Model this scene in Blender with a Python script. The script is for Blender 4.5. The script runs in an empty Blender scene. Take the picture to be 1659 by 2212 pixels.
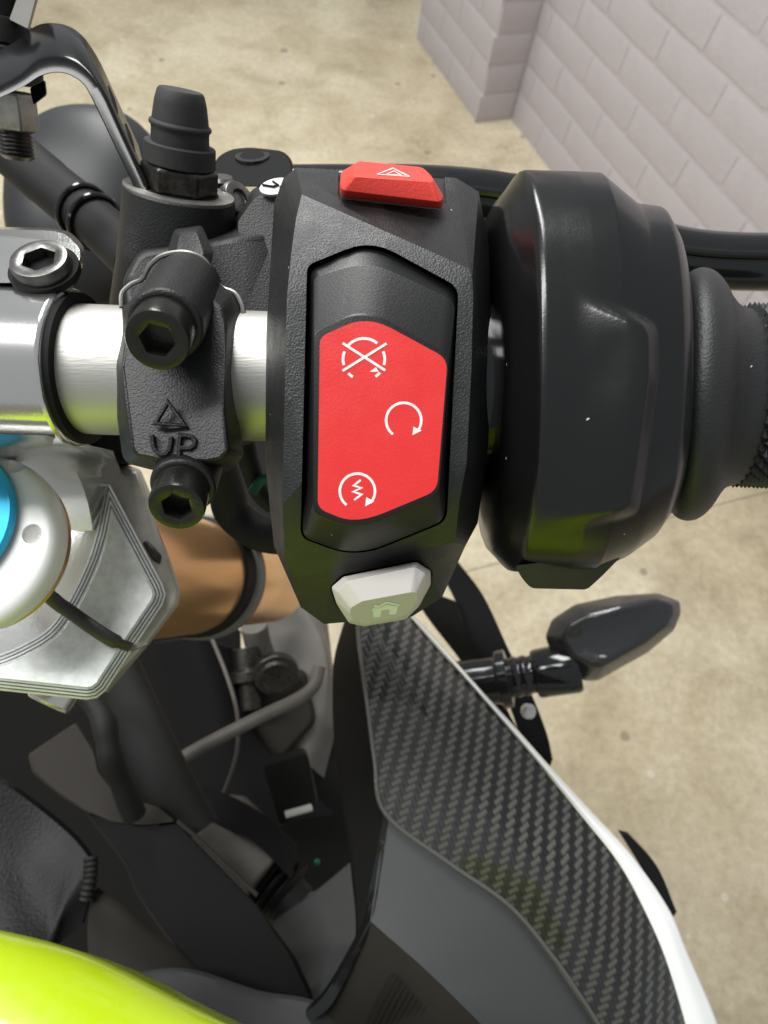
import bpy, bmesh, math, random
from mathutils import Vector, Matrix
from mathutils.geometry import interpolate_bezier
random.seed(7)
sc = bpy.context.scene
COL = sc.collection

# ------------------------------------------------------------------ camera, world, lamps, exposure
FD = 1382.5                       # focal length in units of a 1659 x 2212 picture
CU, CV = 829.5, 1106.0
CAM_H = 1.2                       # metres above the garage floor
DOWN = Vector((-0.1125, -0.4872, -0.8660)).normalized()      # gravity seen from the camera
ZW = -DOWN
YW = (Vector((0, 1, 0)) - ZW * ZW.y).normalized()
XW = YW.cross(ZW).normalized()
MC = Matrix((XW, YW, ZW))         # camera frame -> world rotation
CAM = Vector((0, 0, CAM_H))

cam = bpy.data.cameras.new('camera')
camo = bpy.data.objects.new('camera', cam)
COL.objects.link(camo)
camo.matrix_world = Matrix.Translation(CAM) @ MC.to_4x4()
cam.sensor_fit = 'VERTICAL'
cam.sensor_height = 36.0
cam.lens = 36.0 * FD / 2212.0
cam.clip_start = 0.004
cam.clip_end = 60
cam.dof.use_dof = True
cam.dof.focus_distance = 0.096
cam.dof.aperture_fstop = 36.0
sc.camera = camo

world = bpy.data.worlds.new('World')
sc.world = world
world.use_nodes = True
bg = world.node_tree.nodes['Background']
bg.inputs[0].default_value = (0.93, 0.97, 1.0, 1)
bg.inputs[1].default_value = 0.38

def lamp(name, loc, target, sx, sy, power, col):
    l = bpy.data.lights.new(name, 'AREA')
    l.shape = 'RECTANGLE'; l.size = sx; l.size_y = sy; l.energy = power; l.color = col
    o = bpy.data.objects.new(name, l); COL.objects.link(o)
    o.location = loc
    o.rotation_euler = (Vector(target) - Vector(loc)).to_track_quat('-Z', 'Y').to_euler()
    return o
lamp('ceiling_tube_lamp', (-0.35, 1.8, 2.7), (0.1, 0.6, 0), 0.5, 1.6, 50, (0.99, 1.0, 0.97))
lamp('ceiling_tube_lamp', (-1.15, 0.35, 2.7), (0.1, 0.3, 0), 0.4, 1.6, 44, (0.99, 1.0, 0.97))

sc.view_settings.view_transform = 'Standard'
sc.view_settings.look = 'None'
sc.view_settings.exposure = 0.12
sc.view_settings.gamma = 1.0
sc.cycles.use_denoising = True
sc.cycles.max_bounces = 8
sc.cycles.sample_clamp_indirect = 6.0

# ------------------------------------------------------------------ helpers
def C(u, v, d):
    """camera-frame point in mm of picture place (u, v) at depth d mm"""
    return Vector(((u - CU) * d / FD, (CV - v) * d / FD, -d))
def cs(pts): return [C(*p) for p in pts]
def W(p): return CAM + MC @ (p * 0.001)

def world_loc(o):
    l = Vector((0, 0, 0))
    while o:
        l = l + o.location; o = o.parent
    return l

def link_mesh(name, verts, faces, mat, parent=None, angle=35, bevel=None, uv=None, sub=0, smooth=True):
    """verts are camera-frame mm; the object gets its own origin at the middle of its box"""
    ws = [W(v) for v in verts]
    lo = Vector([min(w[i] for w in ws) for i in range(3)]); hi = Vector([max(w[i] for w in ws) for i in range(3)])
    c = (lo + hi) / 2
    me = bpy.data.meshes.new(name)
    me.from_pydata([w - c for w in ws], [], faces)
    bm = bmesh.new(); bm.from_mesh(me)
    bmesh.ops.remove_doubles(bm, verts=bm.verts, dist=2e-6)
    bmesh.ops.recalc_face_normals(bm, faces=bm.faces)
    bm.to_mesh(me); bm.free()
    if uv is not None:
        lay = me.uv_layers.new(name='UVMap')
        inv = MC.transposed()
        for lp in me.loops:
            p = inv @ (me.vertices[lp.vertex_index].co + c - CAM) * 1000
            lay.data[lp.index].uv = uv(p)
    o = bpy.data.objects.new(name, me)
    COL.objects.link(o)
    if smooth:
        for p in me.polygons: p.use_smooth = True
        me.set_sharp_from_angle(angle=math.radians(angle))
    me.materials.append(MAT[mat] if isinstance(mat, str) else mat)
    if parent is not None:
        o.parent = parent
        o.location = c - world_loc(parent)
    else:
        o.location = c
    if bevel:
        m = o.modifiers.new('bevel', 'BEVEL')
        m.width = bevel[0] * 0.001; m.segments = bevel[1]; m.limit_method = 'ANGLE'
        m.angle_limit = math.radians(bevel[2] if len(bevel) > 2 else 28)
        m.harden_normals = False; m.use_clamp_overlap = True
        for p in me.polygons: p.use_smooth = True
    if sub:
        m = o.modifiers.new('sub', 'SUBSURF'); m.levels = sub; m.render_levels = sub
    return o

class MB:
    def __init__(s): s.v = []; s.f = []
    def add(s, vs, fs):
        b = len(s.v); s.v += vs; s.f += [tuple(i + b for i in f) for f in fs]; return s
    def loft(s, rings, cap0=True, cap1=True, closed=True):
        n = len(rings[0]); b = len(s.v)
        for r in rings:
            assert len(r) == n, (len(r), n)
            s.v += list(r)
        for k in range(len(rings) - 1):
            for i in range(n if closed else n - 1):
                j = (i + 1) % n
                s.f.append((b + k*n + i, b + k*n + j, b + (k+1)*n + j, b + (k+1)*n + i))
        if cap0 and closed: s.f.append(tuple(b + i for i in range(n))[::-1])
        if cap1 and closed: s.f.append(tuple(b + (len(rings)-1)*n + i for i in range(n)))
        return s
    def lathe(s, o, ax, prof, n=32, cap0=True, cap1=True, rot=0.0, ref=None):
        ax = ax.normalized()
        ref = ref or (Vector((0, 1, 0)) if abs(ax.y) < 0.9 else Vector((1, 0, 0)))
        e1 = (ref - ax * ref.dot(ax)).normalized(); e2 = ax.cross(e1)
        rings = []
        for t, r in prof:
            rings.append([o + ax*t + (e1*math.cos(rot + 2*math.pi*i/n) + e2*math.sin(rot + 2*math.pi*i/n))*r for i in range(n)])
        return s.loft(rings, cap0, cap1)
    def tube(s, pts, rad, n=12, flat=None, cap=True, up=None):
        """sweep; rad a number or list; flat=(a,b) elliptical half widths scale"""
        m = len(pts); rads = rad if isinstance(rad, (list, tuple)) else [rad]*m
        t0 = (pts[1]-pts[0]).normalized()
        ref = up if up is not None else (Vector((0,0,1)) if abs(t0.z) < .9 else Vector((1,0,0)))
        e = (ref - t0*ref.dot(t0)).normalized(); rings = []
        for i, p in enumerate(pts):
            t = (pts[min(i+1, m-1)] - pts[max(i-1, 0)]).normalized()
            e = (e - t*e.dot(t)).normalized(); g = t.cross(e)
            a, b = flat or (1, 1)
            rings.append([p + (e*math.cos(2*math.pi*k/n)*a + g*math.sin(2*math.pi*k/n)*b)*rads[i] for k in range(n)])
        return s.loft(rings, cap, cap)
    def build(s, name, mat, parent=None, **k): return link_mesh(name, s.v, s.f, mat, parent, **k)

def crom(pts, n):
    """Catmull-Rom through control tuples, n samples per span"""
    P = [Vector(p) for p in pts]; out = []
    for i in range(len(P)-1):
        a = P[i-1] if i > 0 else P[i]*2 - P[i+1]
        b, c = P[i], P[i+1]
        d = P[i+2] if i+2 < len(P) else P[i+1]*2 - P[i]
        for k in range(n):
            t = k/n
            out.append(0.5*((2*b) + (c-a)*t + (2*a-5*b+4*c-d)*t*t + (3*b-a-3*c+d)*t*t*t))
    out.append(P[-1]); return out
def rp(pts, r, seg=4):
    """closed polygon of 3-tuples with rounded corners (r in picture units, number or list)"""
    P = [Vector(p) for p in pts]; out = []; n = len(P)
    for i in range(n):
        a, b, c = P[i-1], P[i], P[(i+1) % n]
        rr = r[i] if isinstance(r, (list, tuple)) else r
        da, dc = a-b, c-b
        ta = b + da*min(0.48, rr/max(da.length, 1e-6)); tc = b + dc*min(0.48, rr/max(dc.length, 1e-6))
        for k in range(seg+1):
            t = k/seg
            out.append(ta*(1-t)**2 + b*2*t*(1-t) + tc*t*t)
    return out
def ring(pts, r=0, seg=4):
    q = rp(pts, r, seg) if r else [Vector(p) for p in pts]
    return [C(*p) for p in q]
def wd(pts, d): return [(p[0], p[1], d) for p in pts]
def scale_uv(pts, s, dd=0.0, c=None):
    cx = sum(p[0] for p in pts)/len(pts) if c is None else c[0]; cy = sum(p[1] for p in pts)/len(pts) if c is None else c[1]
    return [(cx+(p[0]-cx)*s, cy+(p[1]-cy)*s, p[2]+dd) for p in pts]
def inset(pts, w, dd=0.0):
    """mitred inset of a closed clockwise picture polygon (screen y down) by w units"""
    n = len(pts); out = []
    for i in range(n):
        a, b, c = [Vector((q[0], q[1])) for q in (pts[i-1], pts[i], pts[(i+1) % n])]
        e0 = (b-a).normalized(); e1 = (c-b).normalized()
        n0 = Vector((-e0.y, e0.x)); n1 = Vector((-e1.y, e1.x))
        m = (n0+n1); m = m/max(m.length, 1e-6); k = w/max(0.35, m.dot(n0))
        q = b + m*k; out.append((q.x, q.y, pts[i][2]+dd))
    return out
def prism(pts, d0, d1, r=0, seg=3, shrink=0.0):
    """solid with the picture outline pts at front depth d0, back face d1 straight behind it in space"""
    f = [C(p[0], p[1], d0 + (p[2] if len(p) > 2 else 0)) for p in (rp([(q[0], q[1], q[2] if len(q) > 2 else 0) for q in pts], r, seg) if r else pts)]
    b = [Vector((p.x, p.y, p.z - (d1-d0))) for p in f]
    return MB().loft([b, f])
def stroke(mb, pts, w, d, h=0.05):
    """flat raised line of picture width w along picture points, front at depth d"""
    P = [Vector((p[0], p[1])) for p in pts]; n = len(P); L = []; R = []
    for i in range(n):
        t0 = (P[i]-P[i-1]).normalized() if i else (P[1]-P[0]).normalized()
        t1 = (P[i+1]-P[i]).normalized() if i < n-1 else t0
        m = Vector((-(t0+t1).y, (t0+t1).x)).normalized(); k = w/2/max(.5, m.dot(Vector((-t0.y, t0.x))))
        L.append(P[i]+m*k); R.append(P[i]-m*k)
    dd = d if callable(d) else (lambda u, v: d)
    for i in range(n-1):
        q = [L[i], L[i+1], R[i+1], R[i]]
        f = [C(x.x, x.y, dd(x.x, x.y)) for x in q]; b = [p - Vector((0, 0, h)) for p in f]
        mb.loft([b, f])
    return mb
def flat(mb, pts, d, h=0.05):
    dd = d if callable(d) else (lambda u, v: d)
    f = [C(p[0], p[1], dd(*p[:2])) for p in pts]; mb.loft([[p - Vector((0, 0, h)) for p in f], f]); return mb
def arc(cx, cy, r, a0, a1, n=24):
    return [(cx + r*math.cos(math.radians(a0+(a1-a0)*i/n)), cy - r*math.sin(math.radians(a0+(a1-a0)*i/n))) for i in range(n+1)]
def patch(curves, nu=10, nv=14, thick=1.5, tdir=None):
    """surface through a list of control rows of (u,v,d) tuples, made solid"""
    rows = [crom(r, nv) for r in curves]
    m = len(rows[0]); cols = []
    for j in range(m): cols.append(crom([tuple(r[j]) for r in rows], nu) if len(rows) > 2 else
                                   [Vector(rows[0][j]).lerp(Vector(rows[1][j]), k/nu) for k in range(nu+1)])
    front = [[C(*p) for p in c] for c in cols]
    t = tdir or Vector((0, 0, -1))
    mb = MB(); a = len(front); b = len(front[0])
    vs = [p for c in front for p in c] + [p + t*thick for c in front for p in c]; fs = []; off = a*b
    for i in range(a-1):
        for j in range(b-1):
            q = (i*b+j, (i+1)*b+j, (i+1)*b+j+1, i*b+j+1)
            fs.append(q); fs.append(tuple(x+off for x in q[::-1]))
    per = [(i, 0) for i in range(a)] + [(a-1, j) for j in range(1, b)] + [(i, b-1) for i in range(a-2, -1, -1)] + [(0, j) for j in range(b-2, 0, -1)]
    ids = [i*b+j for i, j in per]
    for k in range(len(ids)):
        x, y = ids[k], ids[(k+1) % len(ids)]; fs.append((x, y, y+off, x+off))
    return mb.add(vs, fs)

def cut(obj, cutters):
    """boolean-subtract camera-frame solids from obj, baked into the mesh"""
    tmp = []
    bev = [m for m in obj.modifiers]
    saved = [(m.width, m.segments, m.angle_limit) for m in bev if m.type == 'BEVEL']
    for m in list(obj.modifiers): obj.modifiers.remove(m)
    bpy.context.view_layer.update()
    for mb in cutters:
        c = link_mesh('cutter', mb.v, mb.f, 'black', smooth=False); tmp.append(c)
        m = obj.modifiers.new('bool', 'BOOLEAN'); m.operation = 'DIFFERENCE'; m.object = c; m.solver = 'EXACT'
    bpy.context.view_layer.update()
    dg = bpy.context.evaluated_depsgraph_get()
    me = bpy.data.meshes.new_from_object(obj.evaluated_get(dg))
    for m in list(obj.modifiers): obj.modifiers.remove(m)
    old = obj.data; obj.data = me; me.name = obj.name
    while len(me.materials) > 1: me.materials.pop(index=len(me.materials)-1)
    for p in me.polygons: p.material_index = 0; p.use_smooth = True
    for c in tmp:
        md = c.data; bpy.data.objects.remove(c); bpy.data.meshes.remove(md)
    for w, s, a in saved:
        m = obj.modifiers.new('bevel', 'BEVEL'); m.width = w; m.segments = s; m.limit_method = 'ANGLE'; m.angle_limit = a
    me.set_sharp_from_angle(angle=math.radians(40))

# ------------------------------------------------------------------ materials
MAT = {}
def nd(nt, t, **k):
    n = nt.nodes.new(t)
    for a, b in k.items(): setattr(n, a, b)
    return n
def mat(name, col, rough=0.5, metal=0.0, bump=None, coat=0.0, var=None, dust=0.0, spec=0.5, aniso=0.0, brush=None, rvar=0.0):
    m = bpy.data.materials.new(name); m.use_nodes = True; nt = m.node_tree
    p = nt.nodes['Principled BSDF']; L = nt.links.new
    p.inputs['Base Color'].default_value = (*col, 1); p.inputs['Roughness'].default_value = rough
    p.inputs['Metallic'].default_value = metal; p.inputs['Coat Weight'].default_value = coat
    p.inputs['Coat Roughness'].default_value = 0.05; p.inputs['Specular IOR Level'].default_value = spec
    tc = nd(nt, 'ShaderNodeTexCoord'); csrc = None
    if var:                                            # (scale, amount): blotchy tone
        n = nd(nt, 'ShaderNodeTexNoise'); n.inputs['Scale'].default_value = var[0]; n.inputs['Detail'].default_value = 6; n.inputs['Roughness'].default_value = .65
        L(tc.outputs['Object'], n.inputs['Vector'])
        r = nd(nt, 'ShaderNodeMapRange'); r.inputs[1].default_value = .3; r.inputs[2].default_value = .7
        r.inputs[3].default_value = 1-var[1]; r.inputs[4].default_value = 1+var[1]; L(n.outputs['Fac'], r.inputs[0])
        x = nd(nt, 'ShaderNodeMix', data_type='RGBA', blend_type='MULTIPLY'); x.inputs[0].default_value = 1
        x.inputs[6].default_value = (*col, 1); L(r.outputs[0], x.inputs[7]); csrc = x.outputs[2]
    if rvar:
        n = nd(nt, 'ShaderNodeTexNoise'); n.inputs['Scale'].default_value = 300; n.inputs['Detail'].default_value = 5
        L(tc.outputs['Object'], n.inputs['Vector'])
        r = nd(nt, 'ShaderNodeMapRange'); r.inputs[1].default_value = .3; r.inputs[2].default_value = .7
        r.inputs[3].default_value = max(.02, rough-rvar); r.inputs[4].default_value = rough+rvar; L(n.outputs['Fac'], r.inputs[0])
        L(r.outputs[0], p.inputs['Roughness'])
    if dust:                                           # sparse pale dust specks and lint
        v = nd(nt, 'ShaderNodeTexVoronoi'); v.inputs['Scale'].default_value = 330
        n2 = nd(nt, 'ShaderNodeTexNoise'); n2.inputs['Scale'].default_value = 900; n2.inputs['Detail'].default_value = 2
        L(tc.outputs['Object'], n2.inputs['Vector'])
        ad = nd(nt, 'ShaderNodeVectorMath', operation='MULTIPLY_ADD'); ad.inputs[1].default_value = (.0022,)*3
        L(n2.outputs['Color'], ad.inputs[0]); L(tc.outputs['Object'], ad.inputs[2]); L(ad.outputs[0], v.inputs['Vector'])
        lt = nd(nt, 'ShaderNodeMath', operation='LESS_THAN'); lt.inputs[1].default_value = 0.07; L(v.outputs['Distance'], lt.inputs[0])
        sp = nd(nt, 'ShaderNodeSeparateColor'); L(v.outputs['Color'], sp.inputs[0])
        gt = nd(nt, 'ShaderNodeMath', operation='LESS_THAN'); gt.inputs[1].default_value = dust; L(sp.outputs[0], gt.inputs[0])
        mu = nd(nt, 'ShaderNodeMath', operation='MULTIPLY'); L(lt.outputs[0], mu.inputs[0]); L(gt.outputs[0], mu.inputs[1])
        x = nd(nt, 'ShaderNodeMix', data_type='RGBA'); L(mu.outputs[0], x.inputs[0])
        if csrc: L(csrc, x.inputs[6])
        else: x.inputs[6].default_value = (*col, 1)
        x.inputs[7].default_value = (.55, .53, .48, 1); csrc = x.outputs[2]
    if csrc: L(csrc, p.inputs['Base Color'])
    if bump or brush:
        b = nd(nt, 'ShaderNodeBump')
        if bump:                                       # (scale, strength, detail)
            n = nd(nt, 'ShaderNodeTexNoise'); n.inputs['Scale'].default_value = bump[0]; n.inputs['Detail'].default_value = bump[2] if len(bump) > 2 else 2
            L(tc.outputs['Object'], n.inputs['Vector']); h = n.outputs['Fac']; st = bump[1]
        else:                                          # ((sx,sy,sz) in camera axes, strength)
            mp = nd(nt, 'ShaderNodeMapping', vector_type='TEXTURE')
            mp.inputs['Rotation'].default_value = MC.to_euler()
            mp.inputs['Scale'].default_value = tuple(1/s for s in brush[0])
            L(tc.outputs['Object'], mp.inputs['Vector'])
            n = nd(nt, 'ShaderNodeTexNoise'); n.inputs['Scale'].default_value = 1; n.inputs['Detail'].default_value = 3
            L(mp.outputs[0], n.inputs['Vector']); h = n.outputs['Fac']; st = brush[1]
        b.inputs['Strength'].default_value = st; b.inputs['Distance'].default_value = 0.0002
        L(h, b.inputs['Height']); L(b.outputs[0], p.inputs['Normal'])
    MAT[name] = m; return m

mat('black', (.005, .005, .005), .7, spec=.2)
mat('warm_alu', (.40, .38, .345), .42, metal=.35, var=(140, .25), bump=(900, .1, 4))
mat('dark_void', (.010, .0095, .009), .8, spec=.1)
mat('grain_plastic', (.011, .0115, .0125), .42, bump=(3400, .45, 2), dust=.035, rvar=.06)
mat('satin_plastic', (.005, .005, .0053), .22, bump=(2600, .06, 2), dust=.08, rvar=.012)
mat('signal_plastic', (.020, .020, .022), .26, coat=.3, rvar=.05)
mat('bracket_black', (.004, .004, .0045), .15, spec=.22, rvar=.02)
mat('gloss_black', (.008, .008, .009), .12, rvar=.04)
mat('rocker_plastic', (.005, .005, .0055), .36, spec=.36, bump=(3200, .10, 2), dust=.008)
mat('cast_black', (.009, .009, .009), .48, bump=(3000, .55, 2), dust=.02)
mat('bolt_black', (.035, .034, .03), .26, metal=.7, bump=(1500, .25, 3), dust=.10)
mat('rubber', (.008, .008, .008), .66, spec=.3, bump=(1200, .25, 4), dust=.012)
mat('rubber_cap', (.020, .020, .0195), .68, bump=(900, .3, 4), var=(250, .25))
mat('grip_rubber', (.013, .0135, .0145), .50, bump=(2600, .5, 2), dust=.04)
mat('knurl_rubber', (.012, .013, .014), .42, bump=(2500, .2, 2))
mat('alu_tube', (.52, .505, .48), .50, metal=.85, brush=((350, 2600, 2600), .22))
mat('alu_polished', (.70, .695, .68), .17, metal=.95, brush=((2600, 260, 2600), .12))
mat('alu_plate', (.74, .75, .74), .46, metal=.3, bump=(1500, .10, 4), var=(420, .16))
mat('alu_white', (.76, .76, .74), .46, metal=.2, bump=(2400, .12, 2))
mat('steel', (.17, .165, .16), .34, metal=1, var=(500, .3), bump=(700, .15, 4))
mat('dull_steel', (.30, .29, .27), .45, metal=.9, var=(300, .3))
mat('worn_black_steel', (.045, .042, .036), .35, metal=.8, var=(600, .7), bump=(700, .3, 4))
mat('blue_anodised', (.006, .36, .62), .36, metal=.4, coat=.3)
mat('gold_anodised', (.94, .54, .25), .30, metal=.8, bump=(900, .06, 3))
mat('red_plastic', (.72, .048, .034), .50, bump=(2300, .35, 2))
mat('red_label', (.63, .021, .021), .38, bump=(2600, .12, 2), var=(90, .02), rvar=.05)
mat('ink_white', (.84, .76, .74), .55, var=(700, .08))
mat('cream_plastic', (.62, .58, .55), .5, bump=(2300, .12, 2))
mat('luminous_print', (.88, .95, .86), .5)
mat('lime_paint', (.47, .64, .008), .30, coat=.6, bump=(260, .05, 2), rvar=.08)
mat('white_paint', (.83, .84, .84), .25, coat=.5)
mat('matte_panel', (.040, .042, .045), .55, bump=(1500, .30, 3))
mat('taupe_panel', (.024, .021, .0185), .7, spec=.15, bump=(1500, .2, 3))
mat('dark_panel', (.007, .007, .0075), .72, spec=.14, bump=(1500, .25, 3))
mat('leather_panel', (.005, .005, .0055), .45, spec=.2, bump=(800, 1.0, 2))
mat('grey_tube', (.105, .096, .085), .55, var=(60, .2))
mat('grey_shell', (.016, .017, .019), .45, spec=.4, bump=(1200, .1, 3))
mat('fender_grey', (.16, .15, .14), .5, var=(25, .2))
mat('tie_brown', (.018, .014, .011), .42, bump=(900, .4, 3))
mat('bronze', (.42, .27, .12), .35, metal=1)
mat('resin_edge_glint', (.16, .16, .16), .14, metal=.6)
mat('green_wire', (.0, .07, .045), .4)

def carbon():
    m = bpy.data.materials.new('carbon_twill'); m.use_nodes = True; nt = m.node_tree; L = nt.links.new
    p = nt.nodes['Principled BSDF']
    uv = nd(nt, 'ShaderNodeUVMap', uv_map='UVMap')
    def math_(op, a, b=None):
        n = nd(nt, 'ShaderNodeMath', operation=op)
        for k, x in enumerate((a, b)):
            if x is None: continue
            if isinstance(x, (int, float)): n.inputs[k].default_value = x
            else: L(x, n.inputs[k])
        return n.outputs[0]
    s = nd(nt, 'ShaderNodeSeparateXYZ'); L(uv.outputs[0], s.inputs[0])
    x, y = s.outputs[0], s.outputs[1]
    fx, fy = math_('FLOOR', x), math_('FLOOR', y)
    k = math_('FLOORED_MODULO', math_('ADD', fx, fy), 4)
    top = math_('LESS_THAN', k, 2)                      # warp on top, else weft
    rx, ry = math_('FRACT', x), math_('FRACT', y)
    hx = math_('SINE', math_('MULTIPLY', rx, math.pi)); hy = math_('SINE', math_('MULTIPLY', ry, math.pi))
    prof = nd(nt, 'ShaderNodeMix', data_type='FLOAT'); L(top, prof.inputs[0]); L(hy, prof.inputs[2]); L(hx, prof.inputs[3])
    fib = nd(nt, 'ShaderNodeTexNoise'); fib.inputs['Scale'].default_value = 9; L(uv.outputs[0], fib.inputs['Vector'])
    tone = nd(nt, 'ShaderNodeMix', data_type='RGBA'); L(top, tone.inputs[0])  # tow sheen painted into the colour: pale warp, dark weft
    tone.inputs[6].default_value = (.013, .013, .013, 1); tone.inputs[7].default_value = (.118, .114, .102, 1)
    mul = nd(nt, 'ShaderNodeMix', data_type='RGBA', blend_type='MULTIPLY'); mul.inputs[0].default_value = 1
    L(tone.outputs[2], mul.inputs[6])
    v = math_('MULTIPLY', math_('ADD', math_('MULTIPLY', prof.outputs[0], .8), .25), math_('ADD', fib.outputs['Fac'], .5))  # tow edges darkened in the colour, as if shaded
    L(v, mul.inputs[7]); L(mul.outputs[2], p.inputs['Base Color'])
    b = nd(nt, 'ShaderNodeBump'); b.inputs['Strength'].default_value = .25; b.inputs['Distance'].default_value = .0002
    L(prof.outputs[0], b.inputs['Height']); L(b.outputs[0], p.inputs['Normal'])
    p.inputs['Roughness'].default_value = .40; p.inputs['Metallic'].default_value = .6
    tg = nd(nt, 'ShaderNodeTangent', direction_type='UV_MAP', uv_map='UVMap'); L(tg.outputs[0], p.inputs['Tangent'])
    p.inputs['Anisotropic'].default_value = .8
    L(math_('MULTIPLY', top, .25), p.inputs['Anisotropic Rotation'])
    p.inputs['Coat Weight'].default_value = 1.0; p.inputs['Coat Roughness'].default_value = .04
    MAT['carbon'] = m
carbon()

def concrete():
    m = bpy.data.materials.new('stained_concrete'); m.use_nodes = True; nt = m.node_tree; L = nt.links.new
    p = nt.nodes['Principled BSDF']; tc = nd(nt, 'ShaderNodeTexCoord')
    def noise(s, d=6, r=.6, dist=0):
        n = nd(nt, 'ShaderNodeTexNoise'); n.inputs['Scale'].default_value = s; n.inputs['Detail'].default_value = d
        n.inputs['Roughness'].default_value = r; n.inputs['Distortion'].default_value = dist
        L(tc.outputs['Object'], n.inputs['Vector']); return n.outputs['Fac']
    def ramp(src, stops):
        r = nd(nt, 'ShaderNodeValToRGB'); e = r.color_ramp.elements
        while len(e) < len(stops): e.new(.5)
        for q, (t, c) in zip(e, stops): q.position = t; q.color = (*c, 1)
        L(src, r.inputs[0]); return r.outputs[0]
    def mix(f, a, b, mode='MIX'):
        x = nd(nt, 'ShaderNodeMix', data_type='RGBA', blend_type=mode)
        if isinstance(f, float): x.inputs[0].default_value = f
        else: L(f, x.inputs[0])
        L(a, x.inputs[6]); L(b, x.inputs[7]); return x.outputs[2]
    base = ramp(noise(5, 9, .62, .4), [(.28, (.40, .335, .232)), (.45, (.56, .485, .345)), (.60, (.655, .58, .43)), (.78, (.50, .42, .295))])
    big = ramp(noise(1.6, 4, .5, .5), [(.35, (.80, .76, .70)), (.6, (1, 1, 1))])
    fine = ramp(noise(60, 6, .7), [(.3, (.80, .79, .77)), (.62, (1.06, 1.06, 1.06))])
    c = mix(1.0, mix(1.0, base, big, 'MULTIPLY'), fine, 'MULTIPLY')
    v = nd(nt, 'ShaderNodeTexVoronoi'); v.inputs['Scale'].default_value = 15; L(tc.outputs['Object'], v.inputs['Vector'])
    sp = nd(nt, 'ShaderNodeSeparateColor'); L(v.outputs['Color'], sp.inputs[0])
    a = nd(nt, 'ShaderNodeMath', operation='MULTIPLY'); a.inputs[1].default_value = .22; L(sp.outputs[1], a.inputs[0])
    lt = nd(nt, 'ShaderNodeMath', operation='LESS_THAN'); L(v.outputs['Distance'], lt.inputs[0]); L(a.outputs[0], lt.inputs[1])
    g = nd(nt, 'ShaderNodeMath', operation='LESS_THAN'); g.inputs[1].default_value = .16; L(sp.outputs[0], g.inputs[0])
    mm = nd(nt, 'ShaderNodeMath', operation='MULTIPLY'); L(lt.outputs[0], mm.inputs[0]); L(g.outputs[0], mm.inputs[1])
    dk = nd(nt, 'ShaderNodeRGB'); dk.outputs[0].default_value = (.13, .11, .08, 1)
    h = nd(nt, 'ShaderNodeMath', operation='MULTIPLY'); h.inputs[1].default_value = .55; L(mm.outputs[0], h.inputs[0])
    c = mix(h.outputs[0], c, dk.outputs[0])
    w = nd(nt, 'ShaderNodeTexVoronoi'); w.inputs['Scale'].default_value = 9; L(tc.outputs['Object'], w.inputs['Vector'])
    l2 = nd(nt, 'ShaderNodeMath', operation='LESS_THAN'); l2.inputs[1].default_value = .07; L(w.outputs['Distance'], l2.inputs[0])
    h2 = nd(nt, 'ShaderNodeMath', operation='MULTIPLY'); h2.inputs[1].default_value = .45; L(l2.outputs[0], h2.inputs[0])
    wh = nd(nt, 'ShaderNodeRGB'); wh.outputs[0].default_value = (.75, .72, .64, 1)
    c = mix(h2.outputs[0], c, wh.outputs[0])
    grit = ramp(noise(420, 3, .6), [(.32, (.80, .79, .77)), (.5, (1, 1, 1)), (.7, (1.06, 1.06, 1.06))])
    c = mix(1.0, c, grit, 'MULTIPLY')
    j0, j1 = floor_hit(1440*1.1573, 1120*1.1573), floor_hit(1659*1.1573, 1062*1.1573)   # saw-cut joint across the slab
    t = (j1-j0).normalized(); nrm = Vector((-t.y, t.x, 0))
    dp = nd(nt, 'ShaderNodeVectorMath', operation='DOT_PRODUCT'); dp.inputs[1].default_value = nrm; L(tc.outputs['Object'], dp.inputs[0])
    wob = nd(nt, 'ShaderNodeMath', operation='MULTIPLY_ADD'); wob.inputs[1].default_value = .012; wob.inputs[2].default_value = -nrm.dot(j0) - .006; L(noise(14, 4), wob.inputs[0])
    su = nd(nt, 'ShaderNodeMath', operation='ADD'); L(dp.outputs['Value'], su.inputs[0]); L(wob.outputs[0], su.inputs[1])
    ab = nd(nt, 'ShaderNodeMath', operation='ABSOLUTE'); L(su.outputs[0], ab.inputs[0])
    ml = nd(nt, 'ShaderNodeMapRange'); ml.inputs[1].default_value = .0008; ml.inputs[2].default_value = .0032; ml.inputs[3].default_value = .65; ml.inputs[4].default_value = 0; L(ab.outputs[0], ml.inputs[0])
    c = mix(ml.outputs[0], c, dk.outputs[0])
    L(c, p.inputs['Base Color']); p.inputs['Roughness'].default_value = .55
    b = nd(nt, 'ShaderNodeBump'); b.inputs['Strength'].default_value = .25; b.inputs['Distance'].default_value = .004
    L(noise(90, 5, .6), b.inputs['Height']); L(b.outputs[0], p.inputs['Normal'])
    MAT['concrete'] = m
def painted_brick():
    m = mat('painted_brick', (.455, .418, .437), .5, bump=None, var=(9, .05))
    nt = m.node_tree; p = nt.nodes['Principled BSDF']; tc = nt.nodes['Texture Coordinate']
    n = nd(nt, 'ShaderNodeTexNoise'); n.inputs['Scale'].default_value = 70; n.inputs['Detail'].default_value = 5
    nt.links.new(tc.outputs['Object'], n.inputs['Vector'])
    b = nd(nt, 'ShaderNodeBump'); b.inputs['Strength'].default_value = .35; b.inputs['Distance'].default_value = .004
    nt.links.new(n.outputs['Fac'], b.inputs['Height']); nt.links.new(b.outputs[0], p.inputs['Normal'])
painted_brick()

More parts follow.
